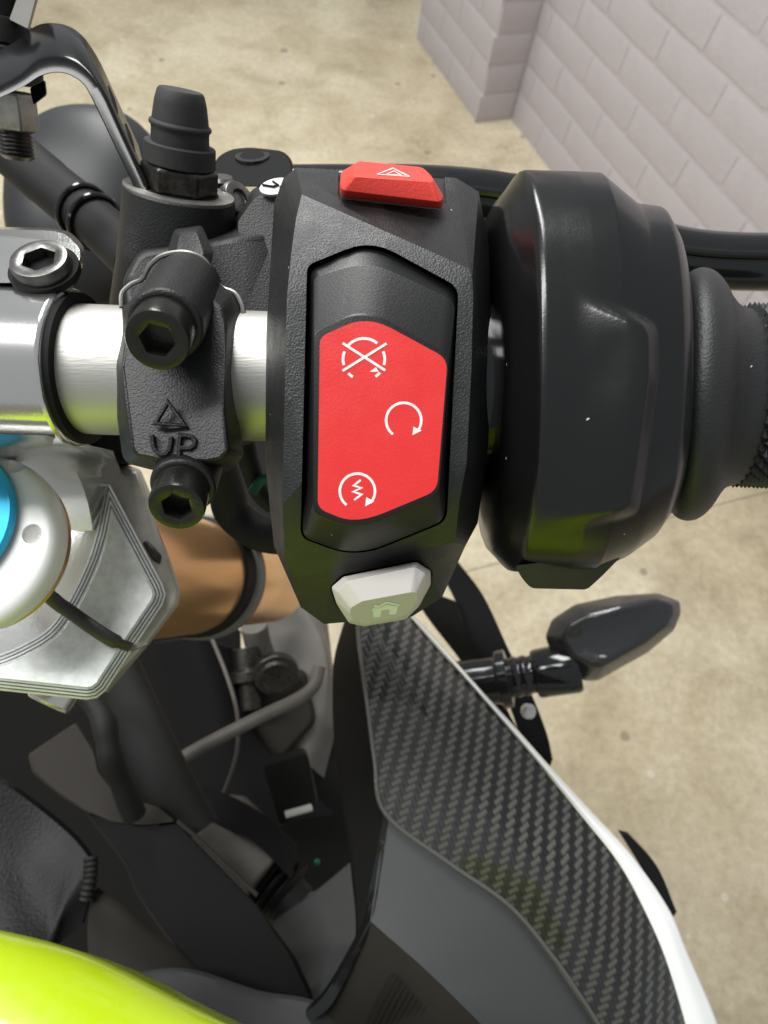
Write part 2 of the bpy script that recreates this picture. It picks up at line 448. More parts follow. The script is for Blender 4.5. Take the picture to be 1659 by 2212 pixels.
# ------------------------------------------------------------------ the setting: floor, brick wall, brick pillar
def floor_hit(x, y):
    """floor point under photograph pixel (1920 x 2560)"""
    r = MC @ Vector(((x-960)/1600, (1280-y)/1600, -1))
    return CAM + r * (-CAM.z / r.z)
def world_mesh(name, vs, fs, m, parent=None, smooth=False):
    me = bpy.data.meshes.new(name); me.from_pydata([Vector(v) for v in vs], [], fs)
    bm = bmesh.new(); bm.from_mesh(me); bmesh.ops.recalc_face_normals(bm, faces=bm.faces); bm.to_mesh(me); bm.free()
    me.materials.append(MAT[m]); o = bpy.data.objects.new(name, me); COL.objects.link(o); o.parent = parent
    for p in me.polygons: p.use_smooth = smooth
    return o
concrete()
fl = world_mesh('floor', [(-7, -7, 0), (7, -7, 0), (7, 7, 0), (-7, 7, 0)], [(0, 1, 2, 3)], 'concrete')
fl.data.flip_normals() if fl.data.polygons[0].normal.z < 0 else None
fl['kind'] = 'structure'

BL, BH, JT = 0.230, 0.076, 0.010
def brick_mesh(L, H, D, seed):
    """a painted brick: softened arrises, slightly uneven face; local x along, y out of the wall, z up"""
    rnd = random.Random(seed); r = 0.006
    xs = [-L/2, -L/2+r, -L/6, L/6, L/2-r, L/2]; zs = [0, r, H/2, H-r, H]
    vs = []; fs = []
    for j, z in enumerate(zs):
        for i, x in enumerate(xs):
            ex, ez = i in (0, 5), j in (0, 4)
            vs.append((x, D - (.0010 if ex else 0) - (.0015 if ez else 0) - (0 if ex or ez else rnd.uniform(0, .0012)), z))
    n = len(xs)
    for j in range(len(zs)-1):
        for i in range(n-1): fs.append((j*n+i, j*n+i+1, (j+1)*n+i+1, (j+1)*n+i))
    b = len(vs); vs += [(-L/2, 0, 0), (L/2, 0, 0), (L/2, 0, H), (-L/2, 0, H)]
    bot = [i for i in range(n)]; topr = [(len(zs)-1)*n+i for i in range(n)]
    lef = [j*n for j in range(len(zs))]; rig = [j*n+n-1 for j in range(len(zs))]
    fs += [tuple([b+1, b] + bot), tuple([b+3, b+2] + topr[::-1]), tuple([b, b+3] + lef[::-1]), tuple([b+2, b+1] + rig)]
    me = bpy.data.meshes.new('brick'); me.from_pydata(vs, [], fs)
    bm = bmesh.new(); bm.from_mesh(me); bmesh.ops.recalc_face_normals(bm, faces=bm.faces); bm.to_mesh(me); bm.free()
    for p in me.polygons: p.use_smooth = True
    me.set_sharp_from_angle(angle=math.radians(60))
    me.materials.append(MAT['painted_brick']); return me
BR = {}
def bricks(parent, origin, rz, length, courses, x0, z0=0.010):
    """courses of bricks on a face: local x along the face, local y its outward normal"""
    R = Matrix.Rotation(rz, 4, 'Z')
    for c in range(courses):
        off = x0 + (0 if c % 2 else -(BL+JT)/2)
        off += random.uniform(-.012, .012); x = off - math.ceil(off/(BL+JT)+1)*(BL+JT)
        while x < length:
            a, b = max(x, 0.0), min(x+BL+JT-.005, length)
            if b - a > .03:
                L = round(b-a, 3); key = (L, random.randrange(4))
                if key not in BR: BR[key] = brick_mesh(L, BH, .014, hash(key) % 999)
                o = bpy.data.objects.new('brick', BR[key]); COL.objects.link(o); o.parent = parent
                o.matrix_basis = Matrix.Translation(Vector(origin) - parent.location) @ R @ Matrix.Translation(((a+b)/2, -.0115 + random.uniform(-.0005, .0005), z0 + c*(BH+JT)))
            x += BL+JT
U_cam = Vector((-0.3511, 0.8348, -0.4240))
Uw = MC @ U_cam; Uw.z = 0; Uw.normalize()              # along the wall, away from the viewer
base = floor_hit(1279, 300)                            # inner corner pillar/wall
Nw = Vector((-Uw.y, Uw.x, 0))
if Nw.dot(CAM - base) < 0: Nw = -Nw                    # out of the wall, into the garage
rz_wall = math.atan2(-Uw.y, -Uw.x)                     # local x runs towards the viewer
rot_n = Vector((-math.sin(rz_wall), math.cos(rz_wall), 0))
print('wall normal ok', Nw, rot_n.dot(Nw), 'base', base, 'U', Uw)
def empty(name, loc, parent=None):
    o = bpy.data.objects.new(name, None); COL.objects.link(o); o.location = loc; o.parent = parent
    o.empty_display_size = .05; return o
def slab(name, m, parent, o0, ax, ay, az):
    o0 = Vector(o0) - parent.location
    vs = [o0 + ax*i + ay*j + az*k for k in (0, 1) for j in (0, 1) for i in (0, 1)]
    return world_mesh(name, vs, [(0,1,3,2), (4,5,7,6), (0,1,5,4), (2,3,7,6), (0,2,6,4), (1,3,7,5)], m, parent)
NC = 20; HW = NC*(BH+JT)+.01; LW = 2.6
Z = Vector((0, 0, 1))
wall = empty('brick_wall', base)
wall['label'] = 'painted pale mauve brick wall standing on the concrete at the right'; wall['category'] = 'wall'
slab('mortar_bed', 'painted_brick', wall, base - Nw*.12, -Uw*LW, Nw*.12, Z*HW)
ix = .385 % (BL+JT)
sgn = 1 if rot_n.dot(Nw) > 0 else -1
def face_bricks(parent, o0, along, normal, length, courses, x0):
    rz = math.atan2(along.y, along.x)
    rn = Vector((-math.sin(rz), math.cos(rz), 0))
    if rn.dot(normal) > 0: bricks(parent, o0, rz, length, courses, x0)
    else: bricks(parent, Vector(o0) + along*length, rz + math.pi, length, courses, x0)
face_bricks(wall, base + Vector((0, 0, 0)), -Uw, Nw, LW, NC, ix)
pc = floor_hit(1190, 305); pl = floor_hit(1033, 96)    # pillar front arris and its far arris on the floor
proj = max(.12, (pc-base).dot(Nw)); plen = max(.3, (pl-pc).dot(Uw))
print('pillar proj', proj, 'len', plen)
pillar = empty('brick_pillar', base + Nw*proj)
pillar['label'] = 'painted brick pillar projecting from the wall, one side in shade'; pillar['category'] = 'pillar'
slab('mortar_core', 'painted_brick', pillar, base + Nw*.0 + Uw*.004, Uw*plen, Nw*proj, Z*HW)
face_bricks(pillar, base + Nw*proj + Uw*.014, Uw, Nw, plen-.014, NC, .12)
face_bricks(pillar, base + Nw*.008 + Uw*.004, Nw, -Uw, proj+.0, NC, .115)

# ------------------------------------------------------------------ the motorcycle
g0 = W(C(600, 1400, 200)); moto = empty('motorcycle', (g0.x, g0.y, 0))
moto['label'] = 'sport motorcycle with lime tank, seen from above its right handlebar and switches'
moto['category'] = 'motorcycle'
def vbar(u): return 799 + .0415*(u-175)
D0 = 112.0
BA = C(175, 799, D0); BB = C(1640, vbar(1640), D0)
AX = (BB-BA).normalized()                                # along the handlebar, to the right
def bar_at(x):                                           # point of the bar axis with camera x (mm)
    return BA + AX*((x-BA.x)/AX.x)

# handlebar tube
bar = MB().lathe(bar_at(-75), AX, [(0, 11.1), (150, 11.1)], 64).build('handlebar', 'alu_tube', moto)
mk = MB()                                                # scribed setting marks by the clamp
def on_bar(x, ang, r=11.13):
    return bar_at(x) + (Vector((0, 1, 0))*math.sin(ang) + Vector((0, 0, 1))*math.cos(ang))*r
for x0, x1, a0, a1 in ((-24.9, -23.2, 1.02, 1.02), (-24.0, -24.0, .94, 1.10)):
    mk.tube([on_bar(x0, a0), on_bar((x0+x1)/2, (a0+a1)/2), on_bar(x1, a1)], .07, 6)
mk.build('scribed_mark', 'black', bar)

# ---------------- switch housing
S = [(640,362,104),(985,384,104),(1034,414,103),(1056,530,102),(1062,760,101),(1055,960,101),(1032,1130,102),(1005,1180,103),(955,1290,110),
     (890,1332,113),(700,1348,113),(650,1312,110),(592,1180,103),(573,1000,101),(575,720,101),(592,440,103),(612,385,103.5)]
F = [(652,420,91.5),(1014,580,87.6),(1020,600,87.4),(1022,640,87.2),(1018,800,86.8),(1008,1000,86.9),(992,1085,88.4),(983,1172,94.5),(900,1187,94.5),
     (820,1206,95),(720,1232,96),(634,1252,97),(616,1206,94.5),(610,1090,89),(620,640,87.6),(630,540,88.6),(640,470,90)]
def front_d(v):                                          # the housing's front face: flat in the middle, rolling away above and below
    if v < 640: return 86.8 + ((640-v)/220)**2*4.7
    if v > 1000: return 86.8 + ((v-1000)/250)**1.6*13
    return 86.8
F = [(p[0], p[1], front_d(p[1])) for p in F]
Sd = [subd for a, b in zip(S, S[1:]+S[:1]) for subd in (a, tuple(Vector(a).lerp(Vector(b), .5)))]
Fd = [subd for a, b in zip(F, F[1:]+F[:1]) for subd in (a, ((a[0]+b[0])/2, (a[1]+b[1])/2, front_d((a[1]+b[1])/2)))]
M1 = [tuple(Vector(a).lerp(Vector(b), .16)) for a, b in zip(Sd, Fd)]
back = [(a[0]+(800-a[0])*.06, a[1]+(850-a[1])*.05, a[2]+22) for a in Sd]
hring = [cs(back), cs(Sd), cs(M1), cs(Fd)]
for k in (.97, .90, .8, .65, .45, .2, .04):
    q = [(815+(p[0]-815)*k, 860+(p[1]-860)*k) for p in Fd]; hring.append([C(x, y, front_d(y)) for x, y in q])
hb = MB().loft(hring)
housing = hb.build('switch_housing', 'grain_plastic', moto, bevel=(1.1, 4, 16))
HEX = [(666,575),(800,520),(988,622),(962,1125),(770,1203),(652,1160)]
hexcut = MB().loft([[C(p.x, p.y, 80) for p in rp(wd(inset(wd(HEX, 0), -3), 0), [16,60,26,24,70,20], 5)],
                    [C(p.x, p.y, 102) for p in rp(wd(inset(wd(HEX, 0), -3), 0), [16,60,26,24,70,20], 5)]])
haz_slot = MB().loft([ring([(733,356,90),(965,372,90),(966,456,86),(731,429,86)], 10), ring([(731,366,108),(960,378,108),(964,455,99),(730,429,99)], 10)])
home_slot = MB().loft([ring([(712,1268,84),(738,1242,84),(902,1209,84),(935,1232,84),(933,1262,88),(880,1345,99),(752,1352,99),(722,1300,90)], 8),
                       ring([(712,1268,106),(738,1242,106),(902,1209,106),(935,1232,106),(933,1262,108),(880,1340,112),(752,1346,112),(722,1300,108)], 8)])
cut(housing, [hexcut, haz_slot, home_slot])

# rocker switch with its red label
RR = [16, 60, 26, 24, 70, 20]
def hx(pts, d, rs=RR): return ring([(p[0], p[1], (d[i] if isinstance(d, list) else d)) for i, p in enumerate(pts)], rs, 6)
r_out = HEX
r_rim = [(667,577),(799,523),(987,624),(960,1124),(770,1202),(654,1160)]
r_ridge = [(676,600),(795,563),(984,650),(957,1119),(771,1194),(660,1155)]
r_lab = [(676,712),(787,664),(971,768),(950,1070),(768,1148),(676,1108)]
r_lab2 = [(680,716),(788,668),(970,770),(948,1068),(769,1144),(680,1105)]
rocker = MB().loft([hx(r_out, [92,92,92,95,100,96]), hx(r_rim, [88.5,88.9,88.3,88.8,93.4,90.6]), hx(r_ridge, [86.6,86.9,86.3,88.2,92.0,89.6]), hx(r_lab, [84.6,84.6,84.6,84.6,84.6,84.6]), hx(r_lab2, 84.4)]
                   ).build('rocker_switch', 'rocker_plastic', housing, bevel=(.35, 3, 14))
RED = [(691,728),(793,681),(967,775),(944,1060),(770,1133),(686,1098)]
MB().loft([hx(RED, 84.5), hx(RED, 84.33)]).build('red_label', 'red_label', housing)
dI = 84.31
w = 6.6
ic = MB()                                                # engine stop: crossed-out arrow ring
cx, cy, r = 786, 776, 45
for a0, a1 in ((50, 138), (158, 196), (-16, 22), (222, 238), (304, 320)):
    stroke(ic, arc(cx, cy, r, a0, a1, 12), w*.85, dI, .03)
stroke(ic, [(740,741),(832,800)], w*.8, dI-.03, .03); stroke(ic, [(740,801),(835,742)], w*.8, dI-.06, .03)
flat(ic, [(799,803),(812,793),(818,803)], dI-.01, .03)
ic.build('stop_icon', 'ink_white', housing, smooth=False)
ic = MB(); cx, cy, r = 872, 908, 38                      # run: open circular arrow
stroke(ic, arc(cx, cy, r, 232, -42, 40), w*.8, dI, .03)
flat(ic, [(891,940),(893,922),(911,930)], dI-.02, .03)
ic.build('run_icon', 'ink_white', housing, smooth=False)
ic = MB(); cx, cy, r = 772, 1061, 38                     # start: arrow ring round a flash
stroke(ic, arc(cx, cy, r, 232, -42, 40), w*.8, dI, .03)
flat(ic, [(789,1094),(791,1074),(808,1083)], dI-.02, .03)
stroke(ic, [(779,1037),(764,1049),(781,1054),(763,1062),(781,1068),(765,1080)], 4.2, dI, .03)
ic.build('start_icon', 'ink_white', housing, smooth=False)

def plane_at(a, b, c, lift):
    A, B, D = C(*a), C(*b), C(*c); n = (B-A).cross(D-A).normalized()
    if n.z < 0: n = -n
    A = A + n*lift
    def f(u, v):
        r = C(u, v, 1.0); return A.dot(n)/r.dot(n)
    return f
# hazard button
def lid(rs, name, m, parent, bev): return MB().loft(rs).build(name, m, parent, bevel=bev)
hz_base = [(737,372,103),(926,384,103),(960,426,98),(956,452,95.2),(735,426,95.2),(733,404,98)]
hz_mid = [(738,366,101.5),(922,377,101.5),(959,421,95.5),(954,437,92.4),(736,411,92.4),(735,388,95.5)]
hz_top = [(772,347,98.2),(913,361,98.2),(934,382,93.8),(937,393,92.0),(762,381,92.0),(765,366,93.8)]
hz_pl = plane_at(hz_top[0], hz_top[1], hz_top[3], 0)
hz_top = [(p[0], p[1], hz_pl(p[0], p[1])) for p in hz_top]
lid([ring(hz_base, 12), ring(hz_mid, 12), ring(hz_top, 9)], 'hazard_button', 'red_plastic', housing, (.8, 5, 16))
haz_d = plane_at(hz_top[0], hz_top[1], hz_top[3], .06)
ic = MB()
stroke(ic, [(849,363),(884,381),(815,376),(849,363),(884,381)], 2.6, haz_d, .04)
stroke(ic, [(851,369),(867,378.2),(835,376),(851,369),(867,378.2)], 1.8, haz_d, .04)
ic.build('hazard_icon', 'ink_white', housing, smooth=False)

# home button
hm_base = [(716,1270,104),(740,1246,103),(900,1213,103),(931,1232,103.5),(931,1262,105),(905,1310,109),(876,1338,111),(786,1353,112),(754,1346,111),(727,1304,107)]
hm_mid = [(716,1268,96.5),(742,1246,95.0),(899,1214,93.6),(929,1234,94.6),(929,1260,97.5),(903,1307,101.5),(875,1334,104),(787,1351,105),(755,1343,104.5),(727,1301,99)]
hm_edge = [(728,1278,93.6),(750,1256,92.3),(896,1225,91.2),(920,1240,91.8),(921,1266,94.6),(899,1308,98.8),(873,1332,101.3),(788,1350,102.5),(758,1342,101.8),(735,1306,96.6)]
hm_top = [(757,1314,94.0),(782,1299,92.1),(890,1279,91.2),(902,1283,91.6),(902,1296,93.4),(888,1318,96.8),(869,1331,98.6),(790,1348,100.8),(766,1342,100),(756,1328,96.2)]
dz = 2.4
hm_mid, hm_edge, hm_top = [[(p[0], p[1], p[2]+dz) for p in q] for q in (hm_mid, hm_edge, hm_top)]
hm_pl = plane_at(hm_top[1], hm_top[2], hm_top[7], 0)
hm_top = [(p[0], p[1], hm_pl(p[0], p[1])) for p in hm_top]
lid([ring(hm_base, 5), ring(hm_mid, 5), ring(hm_edge, 5), ring(hm_top, 5)], 'home_button', 'cream_plastic', housing, (.7, 4, 10))
home_d = plane_at(hm_top[1], hm_top[2], hm_top[7], .07)
ic = MB()
hs = lambda x, y: (553+x/3.0, 1106+y/3.0)
stroke(ic, [hs(752,637), hs(846,587), hs(930,604)], 4.6, home_d, .05)
flat(ic, [hs(766,601), hs(790,600), hs(790,618), hs(768,630)], home_d, .05)
flat(ic, [hs(757,642), hs(846,600), hs(920,612), hs(906,664), hs(860,664), hs(866,632), hs(812,638), hs(806,680), hs(762,684)], home_d, .05)
ic.build('house_icon', 'luminous_print', housing, smooth=False)

# ---------------- throttle housing: a lofted drum round the bar
def lerp_tab(tab, x):
    if x <= tab[0][0]: return tab[0][1:]
    for a, b in zip(tab, tab[1:]):
        if x <= b[0]:
            t = (x-a[0])/(b[0]-a[0]); return [p+(q-p)*t for p, q in zip(a[1:], b[1:])]
    return tab[-1][1:]
def sst(a, b, x):
    t = max(0, min(1, (x-a)/(b-a))); return t*t*(3-2*t)
#        x     up    front down
TH = [(17.7, 24.0, 15.0, 23.0), (17.8, 29.0, 19.0, 27.2), (18.4, 30.2, 20.4, 28.6), (19.8, 31.8, 22.2, 30.0), (21.2, 33.8, 24.3, 31.5), (21.7, 34.3, 24.8, 31.9), (22.3, 34.5, 24.9, 32.0),
      (30.0, 34.5, 25.4, 32.2), (34.6, 34.4, 25.6, 32.0), (35.1, 34.0, 25.6, 31.7), (40.6, 29.6, 25.6, 29.0), (41.4, 29.4, 25.6, 28.5), (44.8, 29.2, 25.4, 26.0), (45.3, 29.0, 25.2, 25.6), (47.5, 26.6, 22.9, 22.8), (47.8, 26.0, 22.4, 22.3), (47.9, 16.0, 15.0, 16.0)]
xs = sorted(set([t[0] for t in TH] + [20.6, 21.0, 21.5] + [22.6+i*.3 for i in range(76)]))
rings = []; NT = 360
for x in xs:
    up, fr, dn = lerp_tab(TH, x); o = bar_at(x); rg = []
    for k in range(NT):
        a = 2*math.pi*k/NT                               # 0 = towards the camera, 90 deg = up in the picture
        c, s_ = math.cos(a), math.sin(a)
        vert = up if s_ >= 0 else dn
        hor = fr if c >= 0 else fr*.8
        e = 2.35
        r = 1/((abs(c)/hor)**e + (abs(s_)/vert)**e)**(1/e)
        p = o + Vector((0, s_*r, c*r))
        p = p + AX*(-.20*max(0, min(1, (x-25)/23))*(p.z - o.z))   # the drum's outer end leans
        if c > 0 and 22 < x < 45:                        # raised panel with a kinked, chamfered edge
            v = CV - p.y*FD/(-p.z); u = CU + p.x*FD/(-p.z)
            edge_v = 640 + (u-1255)*.46                  # upper edge, right edge and lower edge of the panel
            d_diag = (v-edge_v)*.9
            d_right = 1405 - max(0, v-820)*.14 - u
            d_bot = (1150 - (u-1155)*.25 - v)*.97
            m = min(d_diag, d_right, d_bot)
            inside = m - 10*math.log(sum(math.exp(-(q-m)/10) for q in (d_diag, d_right, d_bot)))
            h = max(0, min(1, (inside+18)/34)) * (1 - sst(30, 180, inside))
            lo = 1235 - 95*sst(800, 950, v)
            p = p + Vector((0, s_, c)) * (1.7*sst(lo, 1395, u)*h)
        rg.append(p)
    rings.append(rg)
thr = MB().loft(rings).build('throttle_housing', 'satin_plastic', moto, angle=50)
MB().lathe(bar_at(15.2), AX, [(0, 11.3), (0, 13.6), (.4, 14.0), (4.5, 14.0)], 48, False, False).build('throttle_collar', 'gloss_black', thr)
# lower foot of the housing
foot = MB().loft([ring([(1112,1222,100),(1352,1192,101),(1300,1245,103),(1268,1274,105),(1147,1271,105),(1128,1250,103)], 10),
                  ring([(1118,1222,122),(1330,1196,122),(1296,1240,122),(1262,1264,122),(1150,1262,122),(1132,1245,122)], 10)]
                 ).build('housing_foot', 'grain_plastic', thr, bevel=(.6, 3))

# ---------------- grip
gf = [(-6, 13.0), (-3, 13.2), (-.4, 13.6), (0, 17.5), (.6, 19.8), (1.8, 21.0), (3.4, 21.4), (5.2, 20.9), (6.9, 19.3), (8.1, 17.3), (9.1, 16.0), (10.2, 15.4), (11.6, 15.0), (12.4, 14.2), (13.0, 13.0)]
prof = [(p.x, max(12.5, p.y)) for p in crom([(a, b, 0) for a, b in gf], 3)]
gm = MB().lathe(bar_at(50.6), AX, prof, 96)
def lean(p, k):                                          # the collar sits slightly skewed on the bar
    q = p - bar_at(p.x); w = max(0, min(1, (q.length-12)/6)); return p + Vector((0, -.6*w, 0)) + AX*(-k*(.55+.45*w)*q.z)
gm.v = [lean(p, .34) for p in gm.v]
grip = gm.build('grip_flange', 'grip_rubber', moto, angle=60)
kn = MB(); NA = 84; cell = 2*math.pi*14.6/NA; NXK = 44; x0 = 61.0
e1 = Vector((0, 1, 0)); e1 = (e1 - AX*e1.dot(AX)).normalized(); e2 = AX.cross(e1)
vs = []; fs = []
for i in range(NXK):
    for j in range(NA):
        pk = (i+j) % 2 == 0
        r = 15.9 if pk else 14.75
        if i == 0: r = 14.0
        a = 2*math.pi*j/NA
        q = (e1*math.cos(a) + e2*math.sin(a))*r
        vs.append(bar_at(x0 + i*cell*1.0) + q + AX*(-.2*q.z))
for i in range(NXK-1):
    for j in range(NA):
        a, b, c, d = i*NA+j, i*NA+(j+1) % NA, (i+1)*NA+(j+1) % NA, (i+1)*NA+j
        if (i+j) % 2 == 0: fs += [(a, b, d), (b, c, d)]   # a, c peaks: split along the valley b-d
        else: fs += [(a, b, c), (a, c, d)]
kn.add(vs, fs).build('knurled_grip', 'knurl_rubber', moto, smooth=False)

# ---------------- brake lever
lv = crom([(560,420,146),(760,418,148),(1000,425,150),(1180,455,152),(1340,510,154),(1440,546,155),(1540,562,155),(1680,566,155),(1860,560,155),(2080,560,155)], 6)
MB().tube([C(*p) for p in lv], [6.4]*8+[6.6]*8+[6.9]*(len(lv)-16), 24, flat=(.72, 1.0), up=Vector((0, 0, 1))).build('brake_lever', 'gloss_black', moto, angle=50)
MB().tube([C(p[0], p[1]-16, p[2]-5.2) for p in lv[6:]], 1.1, 10).build('lever_rib', 'gloss_black', moto)

# ---------------- brake master cylinder
ma = Vector((.20, .80, .58)).normalized()                 # cylinder axis, up in the picture
mo = C(388, 412, 119)
mcyl = MB().lathe(mo, -ma, [(.0, 9.6), (.15, 10.05), (6, 10.5), (14, 11.6), (22, 13.0), (28, 13.4)], 64).build('master_cylinder', 'cast_black', moto, bevel=(.25, 2, 40))
MB().lathe(mo, ma, [(-.2, 7.0), (-.2, 9.9), (.14, 9.9), (.14, 7.0)], 64, False, False).build('machined_rim', 'dull_steel', mcyl)
MB().lathe(mo, ma, [(-1.5, 7.1), (.15, 7.1)], 48).build('bore_shadow', 'black', mcyl)
MB().lathe(mo, ma, [(-.6, 6.2), (.2, 6.9), (3.9, 6.9), (4.4, 6.3)], 6, rot=.45).build('hex_nut', 'worn_black_steel', mcyl, bevel=(.35, 2))
MB().lathe(mo, ma, [(4.4, 6.1), (4.6, 6.3), (7.6, 6.2), (7.8, 6.0), (7.8, 5.05), (9.6, 4.95), (10.1, 5.0), (10.4, 5.3), (10.7, 5.35), (11.0, 5.2), (11.2, 4.85), (14.0, 4.4), (15.6, 3.95), (16.0, 3.6), (16.05, 3)], 48).build('bleed_cap', 'rubber_cap', mcyl, angle=40)
# body behind the clamp, reaching to the right behind the switch housing
MB().loft([ring([(262,600,132),(300,520,132),(520,470,132),(640,430,134),(660,700,134),(560,720,132),(280,700,130)], 20),
           ring([(266,606,112),(300,545,112),(500,515,114),(600,500,120),(620,690,120),(530,700,110),(275,690,110)], 20)]).build('cylinder_body', 'cast_black', mcyl, bevel=(1.5, 4))
MB().loft([ring([(500,470,135),(548,405,135),(650,380,135),(650,620,135),(520,640,135)], 14), ring([(512,480,118),(552,425,118),(640,408,118),(640,610,118),(525,630,118)], 14)]).build('lever_perch', 'cast_black', mcyl, bevel=(1.5, 4))
MB().loft([ring([(376,495,112),(436,486,112),(462,545,108),(452,600,104),(366,600,104),(362,540,108)], 8), ring([(388,507,107.6),(424,500,107.6),(440,545,104.5),(430,590,101),(384,590,101),(380,545,104.5)], 8)]).build('cast_rib', 'cast_black', mcyl, bevel=(.6, 3))
# reservoir cover, screw, knob and round badge
cov = MB().loft([ring([(455,372,148),(470,338,148),(500,322,148),(540,318,148),(612,326,148),(632,346,148),(637,392,148),(560,404,146),(480,402,146)], 14),
                 ring([(459,372,138),(474,341,141.5),(502,326,143.2),(540,322,143.6),(608,329,143),(627,348,141),(632,392,135),(560,402,133.5),(484,400,133.8)], 14)]).build('reservoir_cover', 'dark_panel', mcyl, bevel=(.5, 3))
sn = Vector((.0, .68, .73)).normalized()
sco = C(545, 337, 141.6)
MB().lathe(sco, sn, [(-.5, 3.9), (.10, 3.8), (.16, 2.7), (-.5, 2.2), (-.5, .2)], 32).build('cover_screw', 'bolt_black', mcyl)
MB().lathe(C(478, 388, 134), Vector((.1, .75, .65)), [(-2, 2.6), (0, 2.8), (.6, 2.3), (.7, .2)], 24).build('steel_pin', 'steel', mcyl)
MB().lathe(C(515, 432, 128), Vector((.75, .15, .65)), [(-2.4, 3.6), (0, 3.9), (.8, 3.4), (.9, 1.8), (.1, 1.6), (.1, .2)], 32).build('pivot_screw', 'steel', mcyl, bevel=(.2, 2))
bd = MB()
cxb, cyb = 597, 402
def ell(cx, cy, rx, ry, a0, a1, n=30, rot=-.2):
    o = []
    for i in range(n+1):
        a = math.radians(a0+(a1-a0)*i/n); x, y = rx*math.cos(a), -ry*math.sin(a)
        o.append((cx + x*math.cos(rot)-y*math.sin(rot), cy + x*math.sin(rot)+y*math.cos(rot)))
    return o
badge_d = lambda u, v: 117.6 - .0*(v-400)
bd.add(*(lambda f: ([p for p in f] + [p - Vector((0, 0, .8)) for p in f], [tuple(range(len(f)))] + [(i, (i+1) % len(f), (i+1) % len(f)+len(f), i+len(f)) for i in range(len(f))]))([C(p[0], p[1], 116.6) for p in ell(cxb, cyb, 37, 17, 0, 352, 40)]))
bo = bd.build('round_badge', 'alu_white', mcyl)
stroke(MB(), [(566,398),(590,402),(600,398),(588,390)], 3.2, 116.3, .25).build('badge_slot', 'black', mcyl, smooth=False)
stroke(MB(), [(604,412),(606,402),(622,396)], 3.2, 116.3, .25).build('badge_slot', 'black', mcyl, smooth=False)

# front clamp half with UP mark
K = [(258,668,106),(300,634,106),(330,600,106),(452,592,106),(506,636,106),(520,664,106),(508,803,105),(512,886,105),(527,985,106),(502,1010,106.5),(470,1017,107),(332,1016,107),(276,1002,107),(264,985,106),(249,870,105),(242,786,105)]
KF = [(278,690,100),(310,664,99),(340,640,99),(440,636,99),(480,664,99),(490,700,99),(484,810,95.4),(486,890,95),(494,975,95.4),(478,994,96),(450,1000,96.2),(345,998,96.2),(294,986,96),(284,970,95.4),(270,870,95),(264,790,95.6)]
KB = [(p[0]+(390-p[0])*.02, p[1]+(820-p[1])*.02, p[2]+7) for p in K]
clamp = MB().loft([ring(KB), ring(K), ring(KF)]).build('handlebar_clamp', 'cast_black', moto, bevel=(1.3, 5, 14))
seam = crom([(262,664,106),(264,634,106),(284,614,106),(308,602,105.5),(324,574,104),(352,552,103),(398,545,103),(440,560,104),(462,596,105),(478,620,106),(508,634,106),(524,664,106),(526,700,106)], 6)
MB().tube([C(*p) for p in seam], .4, 8).build('raw_seam', 'dull_steel', clamp)
BX = Vector((.08, -.58, .81)).normalized()               # bolt axis, towards the viewer
def cap_bolt(o, r, L, parent, m='bolt_black', ax=BX, name='clamp_bolt', rot=.3, hexr=.56):
    hr = r*hexr
    b = MB().lathe(o, ax, [(-L, r*.97), (-L+.15, r), (-.55, r), (-.12, r*.95), (0, r*.86), (0, hr*1.12)], 48, True, False)
    # hexagonal socket
    axn = ax.normalized(); ref = Vector((0, 1, 0)); f1 = (ref - axn*ref.dot(axn)).normalized(); f2 = axn.cross(f1)
    circ = []; hexa = []; deep = []
    for i in range(48):
        a = 2*math.pi*i/48; ar = a - rot; seg = math.pi/3
        rr = hr*math.cos(seg/2)/math.cos(((ar) % seg) - seg/2)
        dv = f1*math.cos(a) + f2*math.sin(a)
        circ.append(o + dv*hr*1.12); hexa.append(o + dv*rr - axn*.25); deep.append(o + dv*rr*.98 - axn*L*.55)
    b.loft([circ, hexa, deep], False, True)
    return b.build(name, m, parent, angle=32)
ub = C(339, 737, 86.2); lb = C(381, 1097, 93)
MB().lathe(ub - BX*5.6, -BX, [(0, 4.9), (.4, 5.3), (14, 5.5), (20, 5.5)], 48).build('bolt_boss', 'cast_black', clamp, bevel=(.5, 3))
cap_bolt(ub, 4.35, 5.6, clamp)
MB().lathe(lb - BX*5.2, -BX, [(0, 4.5), (.4, 4.9), (14, 5.2)], 48).build('bolt_boss', 'cast_black', clamp, bevel=(.5, 3))
cap_bolt(lb, 4.1, 5.2, clamp, rot=.1)
def kd(u, v): return 94.85 + max(0, (v-890))*.008
em = MB()
kd2 = lambda u, v: kd(u, v) - .22
stroke(em, [(361,868),(334,914),(398,918),(361,868),(334,914)], 8, kd2, .8)
em.build('arrow_mark', 'cast_black', clamp, bevel=(.12, 2))
em = MB()
stroke(em, [(326,938),(328,955),(331,968),(338,978),(347,981),(357,979),(364,971),(367,958),(368,942)], 9, kd2, .8)
stroke(em, [(385,988),(386,964),(388,940),(402,940),(414,943),(420,951),(418,961),(409,967),(388,967)], 9, kd2, .8)
em.build('up_mark', 'cast_black', clamp, bevel=(.12, 2))

